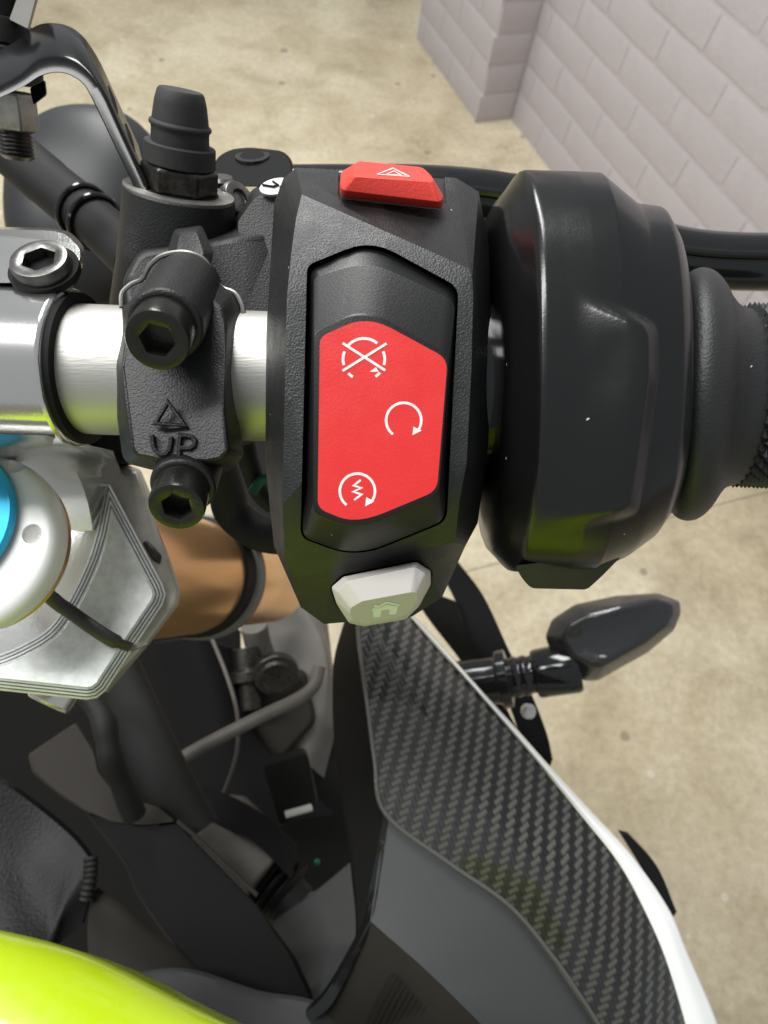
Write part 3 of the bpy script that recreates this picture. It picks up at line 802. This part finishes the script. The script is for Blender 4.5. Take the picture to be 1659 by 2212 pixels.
# ---------------- clip-on clamp on the left (polished)
cl = MB().lathe(bar_at(-53.0), -AX, [(0, 11.2), (0, 13.2), (.5, 13.7), (40, 13.7)], 72, False, True).build('clip_on_clamp', 'alu_polished', moto, bevel=(.3, 2, 40))
MB().lathe(bar_at(-52.0), -AX, [(0, 11.15), (0, 12.9), (1.4, 12.9)], 72, False, False).build('clamp_liner', 'black', cl)
lug = MB().loft([ring([(-140,488,122),(100,492,122),(150,498,122),(182,532,122),(184,556,121),(172,596,118),(130,618,113),(-140,618,113)], [1,20,20,14,14,18,10,1]),
                 ring([(-140,494,112),(95,497,112),(140,503,112),(172,535,112),(174,556,110),(164,588,108),(120,610,104),(-140,612,104)], [1,20,20,14,14,18,10,1])]).build('clamp_lug', 'alu_polished', cl, bevel=(.8, 4))
BX2 = Vector((.02, .50, .86)).normalized()
lbolt = C(82, 556, 103.2)
MB().lathe(lbolt - BX2*2.2, BX2, [(-1, 5.6), (.2, 5.6), (.2, 4.2)], 48, True, True).build('bolt_recess', 'black', cl)
cap_bolt(lbolt, 4.7, 4.6, cl, m='steel', ax=BX2, name='lug_bolt', rot=.1, hexr=.6)
# polished riser below the bar, its inner side's shade as a near-black block and the warm flank
patch([[(-140,936,103),(0,938,103),(96,940,103)], [(-140,962,112),(0,963,112),(116,966,112)], [(-140,992,132),(0,992,132),(146,992,132)], [(-140,1050,148),(0,1050,148),(178,1050,148)], [(-140,1130,158),(0,1130,158),(198,1130,158)], [(-140,1250,170),(0,1250,170),(206,1250,170)]], 6, 8, 26).build('clamp_riser', 'alu_polished', cl, angle=50)
MB().loft([ring([(98,925,190),(276,930,190),(290,1004,190),(186,1012,190),(140,985,180)], 8), ring([(104,930,140),(272,936,150),(282,1000,160),(182,1006,150),(142,980,130)], 8)]).build('riser_side_shade', 'dark_panel', cl, bevel=(1, 3))

# ---------------- top triple clamp plate with machined steps
def pd(v): return 148 - (v-1290)*.030                    # plane: farther up the picture
face = [(243,1114),(326,1272),(330,1284),(326,1296),(266,1385),(208,1474),(198,1482),(186,1484),(0,1464),(-140,1450)]
face_poly = [(p[0], p[1], 0) for p in face] + [(p.x, p.y, 0) for p in crom([(-140,1448,0),(-60,1446,0),(0,1441,0),(70,1411,0),(127,1372,0),(174,1305,0),(213,1223,0),(234,1158,0)], 4)[1:]]
def pl(pts, off): return [C(p[0], p[1], pd(p[1])+off) for p in pts]
steps = []
for k, (ins_, off) in enumerate([(-27, 26), (-27, 6.4), (-22.5, 5.9), (-21.9, 7.4), (-20.2, 7.4), (-19.6, 4.4), (-15.5, 4.1), (-14.9, 5.6), (-13.2, 5.6), (-12.6, 2.8), (-8.5, 2.6), (-7.9, 4.0), (-6.2, 4.0), (-5.6, 1.2), (-1.6, 1.0), (-1.0, .25), (0, 0)]):
    steps.append(pl(inset(face_poly, ins_), off))
plate = MB().loft(steps).build('top_triple_clamp', 'alu_plate', moto, angle=25)
MB().loft([pl([(-140,1090,0),(60,1050,0),(245,1090,0),(250,1200,0),(200,1320,0),(120,1420,0),(-140,1480,0)], 22),
           pl([(-140,1090,0),(60,1050,0),(245,1090,0),(250,1200,0),(200,1320,0),(120,1420,0),(-140,1480,0)], 7.5)]).build('plate_floor', 'alu_polished', plate)
MB().loft([pl([(180,1004,0),(276,1004,0),(304,1014,0),(326,1066,0),(344,1140,0),(390,1272,0),(386,1306,0),(322,1392,0),(230,1500,0),(224,1110,0)], 40),
           pl([(184,1010,0),(272,1010,0),(298,1018,0),(318,1070,0),(338,1144,0),(388,1274,0),(382,1302,0),(318,1388,0),(226,1486,0),(230,1112,0)], 8.5)]).build('plate_flank', 'warm_alu', plate, bevel=(.8, 3))
for pts in ([(306,1172,0),(318,1166,0),(350,1200,0),(346,1220,0),(328,1210,0)],):
    MB().loft([pl(pts, 12), pl(pts, 7.9)]).build('flank_notch', 'tie_brown', plate, bevel=(.6, 2))
# steering nut and blue cap
nn = Vector((-.03, .22, .97)).normalized()
no = C(-61, 1173, 128)
nut = MB().lathe(no, nn, [(-5, 16.6), (-4, 17.4), (-2.5, 18.15), (-.6, 18.4), (1.0, 18.2), (1.9, 17.6), (2.3, 16.7), (2.35, 15.6), (2.35, 2)], 96).build('steering_nut', 'alu_white', plate, angle=30)
MB().lathe(no, nn, [(-6.5, 16.0), (-5.2, 17.5), (-4.4, 17.0)], 72, False, False).build('bronze_washer', 'bronze', plate)
cut(nut, [MB().lathe(C(68, 1153, 125.5), nn, [(-2.6, .2), (-.6, 2.0), (4, 2.0)], 32), MB().lathe(C(34, 1003, 129.5), nn, [(-2.6, .2), (-.6, 2.0), (6, 2.0)], 32)])
MB().lathe(C(-129, 1118, 125.5), nn, [(-.6, 14.9), (.5, 14.8), (.9, 14.3), (.9, 13.9), (.6, 13.7), (.6, 2)], 96).build('steering_stem_cap', 'blue_anodised', plate, angle=35)
# cable tie across the plate
zt = crom([(90,1262,136),(116,1296,139),(155,1324,140),(200,1356,139.4),(245,1384,140),(280,1398,142)], 6)
MB().tube([C(*p) for p in zt], [1.7]*5+[2.0]*(len(zt)-10)+[1.5]*5, 14, flat=(.5, .95)).build('cable_tie', 'tie_brown', plate)
MB().loft([ring([(270,1398,144),(316,1386,146),(322,1394,146),(280,1408,144)], 3), ring([(270,1396,142),(316,1384,144),(320,1392,144),(280,1406,142)], 3)]).build('tie_end', 'dull_steel', plate)
# chromed stop under the plate
MB().lathe(C(150, 1452, 186), Vector((-.30, -.62, .32)).normalized(), [(0, 6.5), (9.5, 6.5), (10.2, 5.8)], 48).build('stop_pin', 'alu_polished', moto, bevel=(.3, 2))

# ---------------- top-left: bracket, grommet stack, nut, stud
k3 = lambda x, y: (x/3.0, y/3.0)
inner = [(-80,690),(0,640),(90,600),(170,560),(240,515),(300,490),(350,480),(400,480),(450,493),(500,520),(540,555),(570,600),(640,740),(740,950),(840,1160),(880,1250)]
outer = [(-80,600),(0,560),(80,517),(150,470),(220,408),(280,378),(340,368),(400,370),(460,382),(520,410),(575,455),(620,510),(700,640),(805,870),(925,1130),(965,1220)]
EX = Vector((-5, 12.5, -8))
ii = crom([(p[0]/3, p[1]/3, 0) for p in inner], 3); oo = crom([(p[0]/3, p[1]/3, 0) for p in outer], 3)
secs = []
for a, b in zip(ii, oo):
    A, B = C(a.x, a.y, 114), C(b.x, b.y, 114); g = (B-A)*.12; q = EX*.03
    secs.append([A+g+q*0, B-g, B-g*.3+q*.6, B+q*2, B+EX-q*2, B-g+EX, A+g+EX, A+EX-q*2, A+q*2, A+g*.3+q*.6])
bracket = MB().loft(secs).build('mirror_bracket', 'bracket_black', moto, angle=38)
for t0, t1 in (((733, 712), (788, 832)), ((852, 970), (900, 1078))):   # black patches laid on the strap's leg for the dark of its long slots
    a = C(t0[0]/3, t0[1]/3, 114); b = C(t1[0]/3, t1[1]/3, 114); e = EX*.28; f = EX*.66
    n = (b-a).cross(EX).normalized(); n = n if n.x > 0 else -n
    m0 = (b-a)*.12
    MB().loft([[a+e+m0-n, a+(e+f)*.5-n, a+f+m0-n, b+f-m0-n, b+(e+f)*.5-n, b+e-m0-n], [a+e+m0+n*.09, a+(e+f)*.5+n*.09, a+f+m0+n*.09, b+f-m0+n*.09, b+(e+f)*.5+n*.09, b+e-m0+n*.09]]).build('bracket_slot_shade', 'black', bracket, smooth=False)
ga = C(-14, -60, 126); gb = C(38, 330, 142); gx = (gb-ga).normalized()
def gp(t): return ga + (gb-ga)*t
gL = (gb-ga).length
MB().lathe(ga, gx, [(0, 4.0), (.12*gL, 4.2), (.22*gL, 4.3), (.23*gL, 5.4), (.32*gL, 6.2), (.36*gL, 6.3), (.37*gL, 5.9), (.39*gL, 6.8), (.48*gL, 7.0), (.55*gL, 6.8), (.58*gL, 5.8), (.59*gL, 4)], 48).build('rubber_grommet', 'rubber', bracket, angle=30)
MB().lathe(gp(.72), gx, [(-3.0, 4.6), (-2.4, 5.2), (3.0, 5.2), (4.4, 4.4)], 6, rot=.55).build('lock_nut', 'dull_steel', bracket, bevel=(.3, 2))
th = [];
for i in range(9): th += [(i*.8, 3.1), (i*.8+.4, 3.7)]
MB().lathe(gp(.80), gx, th + [(7.6, 2.6)], 32).build('threaded_stud', 'steel', bracket, angle=20)
MB().loft([ring([(24,44,128),(50,-30,128),(90,-30,128),(64,66,128)], 4), ring([(20,42,122),(46,-30,122),(84,-30,122),(60,62,122)], 4)]).build('metal_tab', 'grey_tube', bracket, bevel=(.8, 3))
MB().loft([ring([(64,190,128),(98,172,128),(102,205,128),(72,228,128)], 6), ring([(64,190,122),(96,174,122),(100,203,122),(72,226,122)], 6)]).build('tab_end', 'black', bracket, bevel=(.4, 2))
# hose with wire clip
hs_ = crom([(-140,205,190),(-50,268,186),(30,332,182),(110,400,176),(190,466,170),(250,520,164),(300,570,158)], 8)
MB().tube([C(*p) for p in hs_], [6.9]*24+[6.7]*8+[6.2]*(len(hs_)-32), 24).build('brake_hose', 'rubber', moto, angle=60)
i0 = 8*4+1
for off in (-2, 1):
    p = C(*hs_[i0+off]); t = (C(*hs_[i0+off+1]) - C(*hs_[i0+off-1])).normalized()
    r0 = Vector((0, 0, 1)); r0 = (r0 - t*r0.dot(t)).normalized(); r1 = t.cross(r0)
    pts = [p + (r0*math.cos(2*math.pi*k/32) + r1*math.sin(2*math.pi*k/32))*7.0 for k in range(33)]
    MB().tube(pts, .75, 8, cap=False).build('hose_clip', 'gloss_black', moto)
# dark rounded shell behind the hose
def ellipsoid(c, rx, ry, rz, n=40, m=24, q=2.3):
    mb = MB(); rings = []
    for j in range(m+1):
        ph = -math.pi/2 + math.pi*j/m; rg = []
        for i in range(n):
            a = 2*math.pi*i/n
            f = lambda t: math.copysign(abs(t)**(2/q), t)
            rg.append(c + Vector((rx*f(math.cos(ph))*f(math.cos(a)), ry*f(math.sin(ph)), rz*f(math.cos(ph))*f(math.sin(a)))))
        rings.append(rg)
    return mb.loft(rings)
ellipsoid(C(200, 455, 300), 38, 46, 26).build('mirror_shell', 'grey_shell', moto, angle=80)

# ---------------- fork leg (gold) and what shows of the front end
fa, fb = Vector((-81, -16, -180)), Vector((-59, -36, -330))
fx = (fb-fa).normalized(); fL = (fb-fa).length
fork = MB().lathe(fa, fx, [(-4, 20), (0, 21.4), (60, 21.6)], 72).build('fork_tube', 'gold_anodised', moto)
fk = fa + fx*62
MB().lathe(fk, fx, [(-3, 21), (-2, 22.8), (5, 23.2), (6, 22)], 72).build('fork_seal', 'rubber', fork)
MB().lathe(fk, fx, [(6, 22), (7, 24.2), (13, 24.4), (15, 20)], 72).build('fork_ring', 'fender_grey', fork)
MB().lathe(fk, fx, [(12, 20.5), (88, 20.5), (92, 18)], 72).build('fork_lower', 'gold_anodised', fork)
MB().tube([C(*p) for p in crom([(548,1350,430),(560,1400,440),(580,1450,450),(592,1500,455)], 5)], 9, 16).build('caliper_arm', 'grey_tube', fork)
MB().lathe(C(530,1400,430), Vector((.15,-1,.2)), [(0,9),(14,9),(15,12),(22,12),(23,7),(40,7)], 24).build('axle_clamp', 'worn_black_steel', fork, bevel=(.6,2))
MB().lathe(C(596,1450,425), Vector((.2,-.3,.9)), [(0,15),(6,15),(7,11),(9,11),(9.5,4)], 24).build('caliper_piston', 'worn_black_steel', fork, bevel=(.6,2))
MB().loft([ring([(520,1480,460),(660,1440,460),(690,1560,460),(600,1660,460),(520,1640,460)], 20), ring([(530,1490,440),(654,1452,440),(680,1556,440),(596,1648,440),(528,1630,440)], 20)]).build('brake_caliper', 'taupe_panel', fork, bevel=(3, 3))
patch([[(540,1300,480),(560,1400,480),(560,1500,480),(540,1640,480)], [(640,1300,450),(690,1400,450),(690,1500,450),(640,1640,450)], [(704,1320,470),(716,1420,470),(730,1540,470),(700,1680,470)]], 6, 8, 3).build('front_fender', 'fender_grey', moto)
patch([[(330,1390,420),(380,1520,420),(420,1650,420),(470,1800,420)], [(420,1380,410),(460,1500,410),(490,1620,410),(560,1780,410)], [(500,1400,430),(530,1500,430),(560,1600,430),(720,1760,430)]], 6, 8, 3).build('radiator_shroud', 'dark_panel', moto)
MB().tube([C(*p) for p in crom([(370,1652,330),(450,1606,335),(560,1550,342),(640,1512,348),(678,1482,352),(690,1440,356)], 6)], 3.6, 16).build('steering_damper_rod', 'grey_tube', moto)
MB().tube([C(*p) for p in crom([(458,1380,360),(490,1460,355),(512,1540,352),(512,1620,350),(492,1690,348),(470,1740,346)], 6)], 1.1, 8).build('thin_cable', 'grey_tube', moto)

# ---------------- carbon side panel, white edge, inner faces
Lc = [(770,1340,262),(778,1420,256),(792,1520,250),(808,1640,244),(831,1757,238),(965,1862,232),(1100,1957,228),(1196,2070,224),(1246,2142,222),(1292,2214,220),(1350,2320,218),(1400,2420,216)]
Rc = [(884,1330,276),(955,1412,270),(1030,1496,264),(1105,1582,258),(1172,1660,252),(1258,1766,246),(1338,1868,240),(1400,1984,236),(1440,2080,233),(1478,2205,230),(1506,2320,227),(1530,2420,225)]
Mc = [((a[0]+b[0])/2, (a[1]+b[1])/2, (a[2]+b[2])/2 - 5) for a, b in zip(Lc, Rc)]
ct, st_ = math.cos(math.radians(-62.5)), math.sin(math.radians(-62.5))
TW = 1.95
carb = patch([Lc, Mc, Rc], 10, 8, 2.2).build('carbon_panel', 'carbon', moto, uv=lambda p: ((p.x*ct+p.y*st_)/TW, (-p.x*st_+p.y*ct)/TW), angle=60, bevel=(.7, 3, 50))
# rim along the carbon's left and lower resin edge, pale metal painting its highlight
MB().tube([C(p[0]+1, p[1], p[2]-.6) for p in crom(Lc, 8)], .85, 10).build('carbon_rim_glint', 'resin_edge_glint', carb)
Wo = [(889,1326,279),(962,1406,272),(1036,1490,266),(1113,1574,260),(1183,1653,254),(1277,1755,248),(1370,1856,242),(1446,1966,238),(1486,2060,235),(1548,2205,232),(1580,2320,229),(1606,2420,227)]
Wi = [(p[0]+1, p[1]-1, p[2]-.5) for p in Rc]
Wm = [((a[0]+b[0])/2, (a[1]+b[1])/2, (a[2]+b[2])/2 - 1.8) for a, b in zip(Wi, Wo)]
patch([Wi, Wm, Wo], 5, 8, 5).build('white_edge_panel', 'white_paint', moto, angle=60)
patch([[(744,1340,300),(722,1420,296),(718,1500,292),(722,1600,286),(742,1750,278),(766,1900,268),(774,2010,262)],
       [(770,1345,263),(778,1420,257),(792,1520,251),(808,1640,245),(829,1757,239),(802,1900,240),(782,2010,242)]], 6, 6, 2).build('inner_side_panel', 'dark_panel', moto)
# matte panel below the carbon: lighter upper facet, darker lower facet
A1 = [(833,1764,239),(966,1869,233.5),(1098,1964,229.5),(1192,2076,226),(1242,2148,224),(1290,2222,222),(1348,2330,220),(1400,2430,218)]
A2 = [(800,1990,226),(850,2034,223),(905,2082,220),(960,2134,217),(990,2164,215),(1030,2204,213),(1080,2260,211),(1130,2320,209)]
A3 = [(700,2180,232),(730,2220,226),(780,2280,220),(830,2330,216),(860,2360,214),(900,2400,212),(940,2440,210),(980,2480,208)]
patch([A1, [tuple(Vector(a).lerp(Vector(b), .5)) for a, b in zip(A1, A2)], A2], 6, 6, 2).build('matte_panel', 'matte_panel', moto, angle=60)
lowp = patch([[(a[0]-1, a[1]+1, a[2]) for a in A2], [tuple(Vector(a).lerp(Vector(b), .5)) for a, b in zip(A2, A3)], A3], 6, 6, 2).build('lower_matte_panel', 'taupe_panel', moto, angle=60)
for k in range(16):                                      # fine moulded ribs
    u0, v0 = 845 + k*9, 2100 + k*9.5
    pts = [(u0, v0), (u0-22, v0+40), (u0-44, v0+84), (u0-70, v0+140)]
    MB().tube([C(p[0], p[1], 217.4 - (0) + max(0, (v0-2160))*-.02 + i*.9) for i, p in enumerate(pts)], .35, 6).build('moulded_rib', 'taupe_panel', lowp)
# bevelled strip beside it
patch([[(829,1762,238),(802,1900,233),(782,2000,230),(745,2075,230),(700,2150,230),(660,2190,232)], [(838,1775,238),(822,1880,232),(802,1990,226),(764,2080,226),(716,2170,227),(676,2204,229)]], 3, 6, 3).build('edge_strip', 'gloss_black', moto)
patch([[(756,1868,272),(768,2016,262),(740,2080,252),(690,2175,244)], [(680,1930,288),(700,2030,276),(680,2100,262),(630,2200,250)], [(590,1990,300),(590,2060,292),(570,2130,274),(540,2210,258)]], 6, 6, 2).build('inner_grey_panel', 'matte_panel', moto)

# ---------------- lower left: frame covers, hoses, tank
ins = lambda x, y: (x/3.0, 1659+y/3.0)
MB().loft([ring([(165,1560,300),(205,1620,300),(214,1664,298),(252,1712,294),(345,1742,288),(384,1776,284),(310,1786,282),(240,1778,282),(180,1752,284),(120,1712,288),(70,1670,292),(60,1630,296)], 10),
           ring([(165,1564,288),(203,1624,288),(212,1668,286),(250,1716,282),(343,1744,276),(380,1775,272),(310,1783,270),(242,1775,270),(184,1750,272),(124,1710,276),(76,1668,280),(66,1632,284)], 10)]).build('frame_cover', 'taupe_panel', moto, bevel=(1, 3))
MB().loft([ring([(184,1756,286),(310,1790,282),(386,1780,282),(560,1960,270),(640,2070,262),(700,2200,250),(560,2180,256),(440,2118,262),(360,2030,270),(295,1935,276),(268,1868,280),(240,1830,284)], 10),
           ring([(190,1760,276),(310,1788,270),(382,1780,270),(552,1956,260),(626,2064,252),(684,2190,242),(566,2172,248),(446,2112,252),(366,2026,260),(300,1932,266),(274,1866,270),(246,1828,274)], 10)]).build('lower_frame_cover', 'dark_panel', moto, bevel=(1, 3))
MB().tube([C(*p) for p in crom([(383,1774,268),(440,1822,264),(500,1880,260),(556,1934,256)], 6)], .9, 10).build('cover_lit_edge', 'taupe_panel', moto)  # paler tube painting the lit edge of the darker cover
patch([[(-120,1640,268),(0,1690,272),(90,1752,272),(170,1824,268),(202,1890,262),(176,2000,252)], [(-120,1800,259),(-20,1830,261),(60,1870,261),(120,1912,257),(142,1962,251),(124,2044,246)], [(-120,2010,238),(-20,2010,240),(40,2020,240),(90,2040,240),(110,2060,240),(90,2110,240)]], 6, 6, 3).build('dash_pad', 'leather_panel', moto)
bl = [C(*p) for p in crom([(196,1850,262),(196,1880,260),(192,1910,258),(186,1940,257)], 5)]
MB().tube(bl, [3.0 if i % 2 else 2.4 for i in range(len(bl))], 16).build('rubber_bellows', 'rubber', moto, angle=20)
patch([[(204,1926,262),(262,1966,260),(336,2026,258),(440,2102,254)], [(190,1990,252),(240,2040,250),(310,2084,248),(420,2130,246)], [(190,2070,246),(240,2110,244),(310,2140,242),(400,2170,240)]], 6, 6, 3).build('tank_flank', 'taupe_panel', moto)
patch([[(262,2112,236),(400,2100,240),(556,2148,238),(700,2180,234),(820,2300,222)], [(300,2180,226),(420,2210,228),(560,2250,226),(700,2290,222),(820,2400,214)]], 5, 6, 2).build('tank_side_cover', 'matte_panel', moto)
# wavy gloss hose and flat conduit
wv = crom([(176,1480,262),(205,1520,258),(225,1560,254),(232,1600,252),(240,1640,252),(262,1690,256),(290,1760,262)], 6)
MB().tube([C(*p) for p in wv], [4.6 + .25*math.sin(i*.6) for i in range(len(wv))], 18).build('gloss_hose', 'rubber', moto, angle=80)
MB().tube([C(*p) for p in crom([(245,1440,300),(290,1540,296),(335,1640,290),(380,1730,286),(420,1800,284)], 6)], 12, 20, flat=(.6, 1)).build('rubber_conduit', 'rubber', moto)
patch([[(395,1700,330),(470,1715,325),(560,1760,320),(640,1830,316)], [(410,1760,315),(480,1780,312),(560,1830,308),(630,1900,304)]], 4, 6, 3).build('tray_edge', 'dark_panel', moto)
# grey cylinder with rubber rings deep inside
ca, cb = C(470, 1790, 330), C(640, 1966, 312); cx_ = (cb-ca).normalized(); cL = (cb-ca).length
cyl = MB().lathe(ca, cx_, [(-6, 16), (0, 20), (cL*.62, 20), (cL*.64, 17)], 40).build('damper_body', 'grey_tube', moto, bevel=(1, 3))
for t in (.68, .76, .84):
    MB().lathe(ca, cx_, [(cL*t-1.6, 13), (cL*t, 18), (cL*t+1.6, 13)], 32).build('damper_boot_ring', 'rubber', cyl)
MB().lathe(ca, cx_, [(cL*.6, 12), (cL*1.0, 12)], 32).build('damper_shaft', 'rubber', cyl)
MB().lathe(cb, cx_, [(-2, 10), (4, 12), (20, 12), (22, 10)], 32).build('damper_eye', 'grey_tube', cyl)
MB().loft([ring([(560,1640,380),(660,1612,380),(690,1730,370),(600,1790,370)], 14), ring([(566,1652,350),(664,1624,350),(684,1740,346),(606,1786,346)], 14)]).build('relay_box', 'black', moto, bevel=(1.5, 3))
MB().loft([ring([(614,1754,344),(672,1738,344),(676,1752,344),(618,1768,344)], 3), ring([(614,1752,340),(672,1736,340),(676,1748,340),(618,1764,340)], 3)]).build('chrome_clip', 'alu_white', moto, bevel=(.5, 2))
MB().lathe(C(684,1862,330), Vector((.2,.1,1)), [(0,1.8),(1,1.5),(1.6,.6)], 16).build('wire_plug', 'green_wire', moto)
MB().loft([ring(wd([(250,1340),(520,1360),(524,1560),(506,1716),(722,1570),(840,1640),(1000,1800),(1150,2060),(1200,2300),(-200,2300),(-200,1440)], 540), 6), ring(wd([(250,1340),(520,1360),(524,1560),(506,1716),(722,1570),(840,1640),(1000,1800),(1150,2060),(1200,2300),(-200,2300),(-200,1440)], 470), 6)]).build('dark_backing', 'dark_void', moto)  # black backing sheet added so the gaps read as unlit depth
# small hoses and a green wire below the master cylinder
MB().tube([C(*p) for p in crom([(470,1000,150),(490,1060,156),(505,1110,160),(560,1150,160),(620,1160,158)], 6)], 4.6, 16).build('switch_cable', 'rubber', moto)
MB().tube([C(*p) for p in crom([(528,955,132),(538,1000,134),(560,1060,138),(590,1090,140)], 5)], 2.2, 12).build('thin_hose', 'rubber', moto)
MB().tube([C(*p) for p in crom([(545,1064,134),(562,1040,134),(590,1030,134)], 5)], 1.1, 10).build('green_wire', 'green_wire', moto)

MB().loft([ring(wd([(470,930),(620,930),(640,1180),(560,1190),(500,1130)], 260), 12), ring(wd([(470,930),(610,930),(630,1170),(556,1180),(500,1120)], 215), 12)]).build('loom_backing', 'rubber', moto, bevel=(2, 3))  # dark block added to fill the gap with shade, in place of cables
# tank
RID = Vector((0, -.872, .489)); UPC = -DOWN              # horizontally towards the rider; up
bar0 = C(829.5, 826, D0)
def on_level(u, v, h):                                   # picture place -> point h mm below the bar's level
    r = C(u, v, 1.0); k = (bar0.dot(UPC) - h) / r.dot(UPC); return r*k
edge = crom([(-700,1960,0),(-420,1965,0),(-200,1985,0),(0,2024,0),(110,2052,0),(190,2080,0),(280,2122,0),(370,2170,0),(466,2218,0),(640,2300,0),(860,2385,0),(1100,2450,0),(1350,2500,0),(1600,2540,0)], 5)
rows = []
for p in edge:
    e = on_level(p.x, p.y, 78); rows.append([e - UPC*40 + RID*5, e - UPC*14 + RID*1, e, e + UPC*9 + RID*10, e + UPC*18 + RID*30, e + UPC*26 + RID*70, e + UPC*30 + RID*140, e + UPC*32 + RID*250, e + UPC*26 + RID*400, e - UPC*6 + RID*520])
rows = [[tuple(q) for q in r] for r in rows]
grid = [crom(r, 4) for r in rows]
tk = MB(); tk.loft(grid, closed=False)
tank = tk.build('fuel_tank', 'lime_paint', moto, angle=70)
sm = tank.modifiers.new('solid', 'SOLIDIFY'); sm.thickness = .002; sm.offset = -1

# ---------------- turn signal and front cowl
ta, tb = C(1010, 1478, 340), C(1256, 1440, 330)
cowl = patch([[(930,1200,430),(985,1300,425),(1020,1400,420),(1090,1500,415),(1130,1600,405),(1180,1680,400)], [(990,1214,424),(1046,1290,420),(1102,1410,412),(1140,1480,408),(1180,1580,400),(1194,1640,396)]], 5, 6, 5)
cw = cowl.build('front_cowl', 'dark_panel', moto)
patch([[(880,1260,440),(920,1330,435),(1010,1450,425),(1060,1560,415),(1120,1660,405)], [(985,1300,418),(1010,1370,414),(1060,1460,408),(1110,1560,402),(1170,1660,396)]], 4, 6, 4).build('cowl_inner', 'black', moto)
sx = C(1250, 1440, 330) - C(1030, 1476, 340); sl = sx.length; sxn = sx.normalized()
MB().lathe(C(1030,1476,340), sxn, [(-14, 13), (0, 13), (6, 12.4), (11, 12.4), (12, 15), (17, 15), (18, 10.2), (21, 10.8), (23, 9.8), (26, 10.6), (28, 9.6), (30, 9.6), (30.5, 11.6), (32, 12.4), (51, 12.9), (53, 12)], 40).build('signal_stem', 'gloss_black', moto, bevel=(.4, 2, 40))
def sec(u, v, d, a, b, ang, q=2.4, n=28):
    """superellipse section across the signal's length; a = half height across the picture, b = half depth"""
    c = C(u, v, d); t = Vector((math.cos(ang), math.sin(ang), 0)); g = Vector((-t.y, t.x, 0)); o = []
    for i in range(n):
        x, y = math.cos(2*math.pi*i/n), math.sin(2*math.pi*i/n)
        o.append(c + g*a*math.copysign(abs(x)**(2/q), x) + Vector((0, 0, 1))*b*math.copysign(abs(y)**(2/q), y))
    return o
ang = math.radians(26)
SO = [(1176,1376,330),(1190,1338,330),(1240,1305,329),(1330,1286,328),(1422,1280,327),(1470,1298,327),(1472,1326,327),(1457,1362,327),(1400,1410,328),(1292,1471,329),(1262,1472,330),(1200,1442,331)]
SF = [(1216,1376,319),(1230,1350,317),(1270,1328,314.5),(1340,1308,313),(1416,1293,314),(1450,1304,316),(1454,1322,316.5),(1440,1352,316),(1392,1390,314),(1302,1440,312.5),(1282,1440,313.5),(1240,1416,318)]
SB = [(p[0]+(1330-p[0])*.18, p[1]+(1370-p[1])*.18, p[2]+16) for p in SO]
sg = MB().loft([ring(SB), ring(SO), ring(SF), ring([(p[0]+(1345-p[0])*.25, p[1]+(1362-p[1])*.25, p[2]-1.2) for p in SF])]).build('turn_signal', 'signal_plastic', moto, bevel=(2.2, 5, 10))
MB().lathe(C(1138,1536,352), Vector((.3,.2,.9)), [(0,4),(3,4),(4,3)], 16).build('signal_screw', 'alu_white', moto)
patch([[(1340,1800,330),(1400,1900,322),(1440,2000,316)], [(1362,1806,332),(1420,1872,326),(1462,1970,318)]], 4, 6, 4).build('side_deflector', 'black', moto)

for o in moto.children_recursive:                        # parts that stand out from the rest of the machine
    t = {'hazard_button': 'red hazard button with a white triangle', 'red_label': 'red rocker face with three white engine symbols',
         'home_button': 'cream button with a small house symbol', 'fuel_tank': 'glossy lime fuel tank', 'fork_tube': 'gold anodised fork tube',
         'steering_stem_cap': 'bright blue cap in a pale ring nut', 'white_edge_panel': 'white painted edge of the fairing',
         'carbon_panel': 'glossy carbon fibre fairing panel', 'handlebar': 'bare brushed aluminium handlebar tube',
         'top_triple_clamp': 'machined silver plate with stepped edges'}.get(o.name)
    if t: o['label'] = t
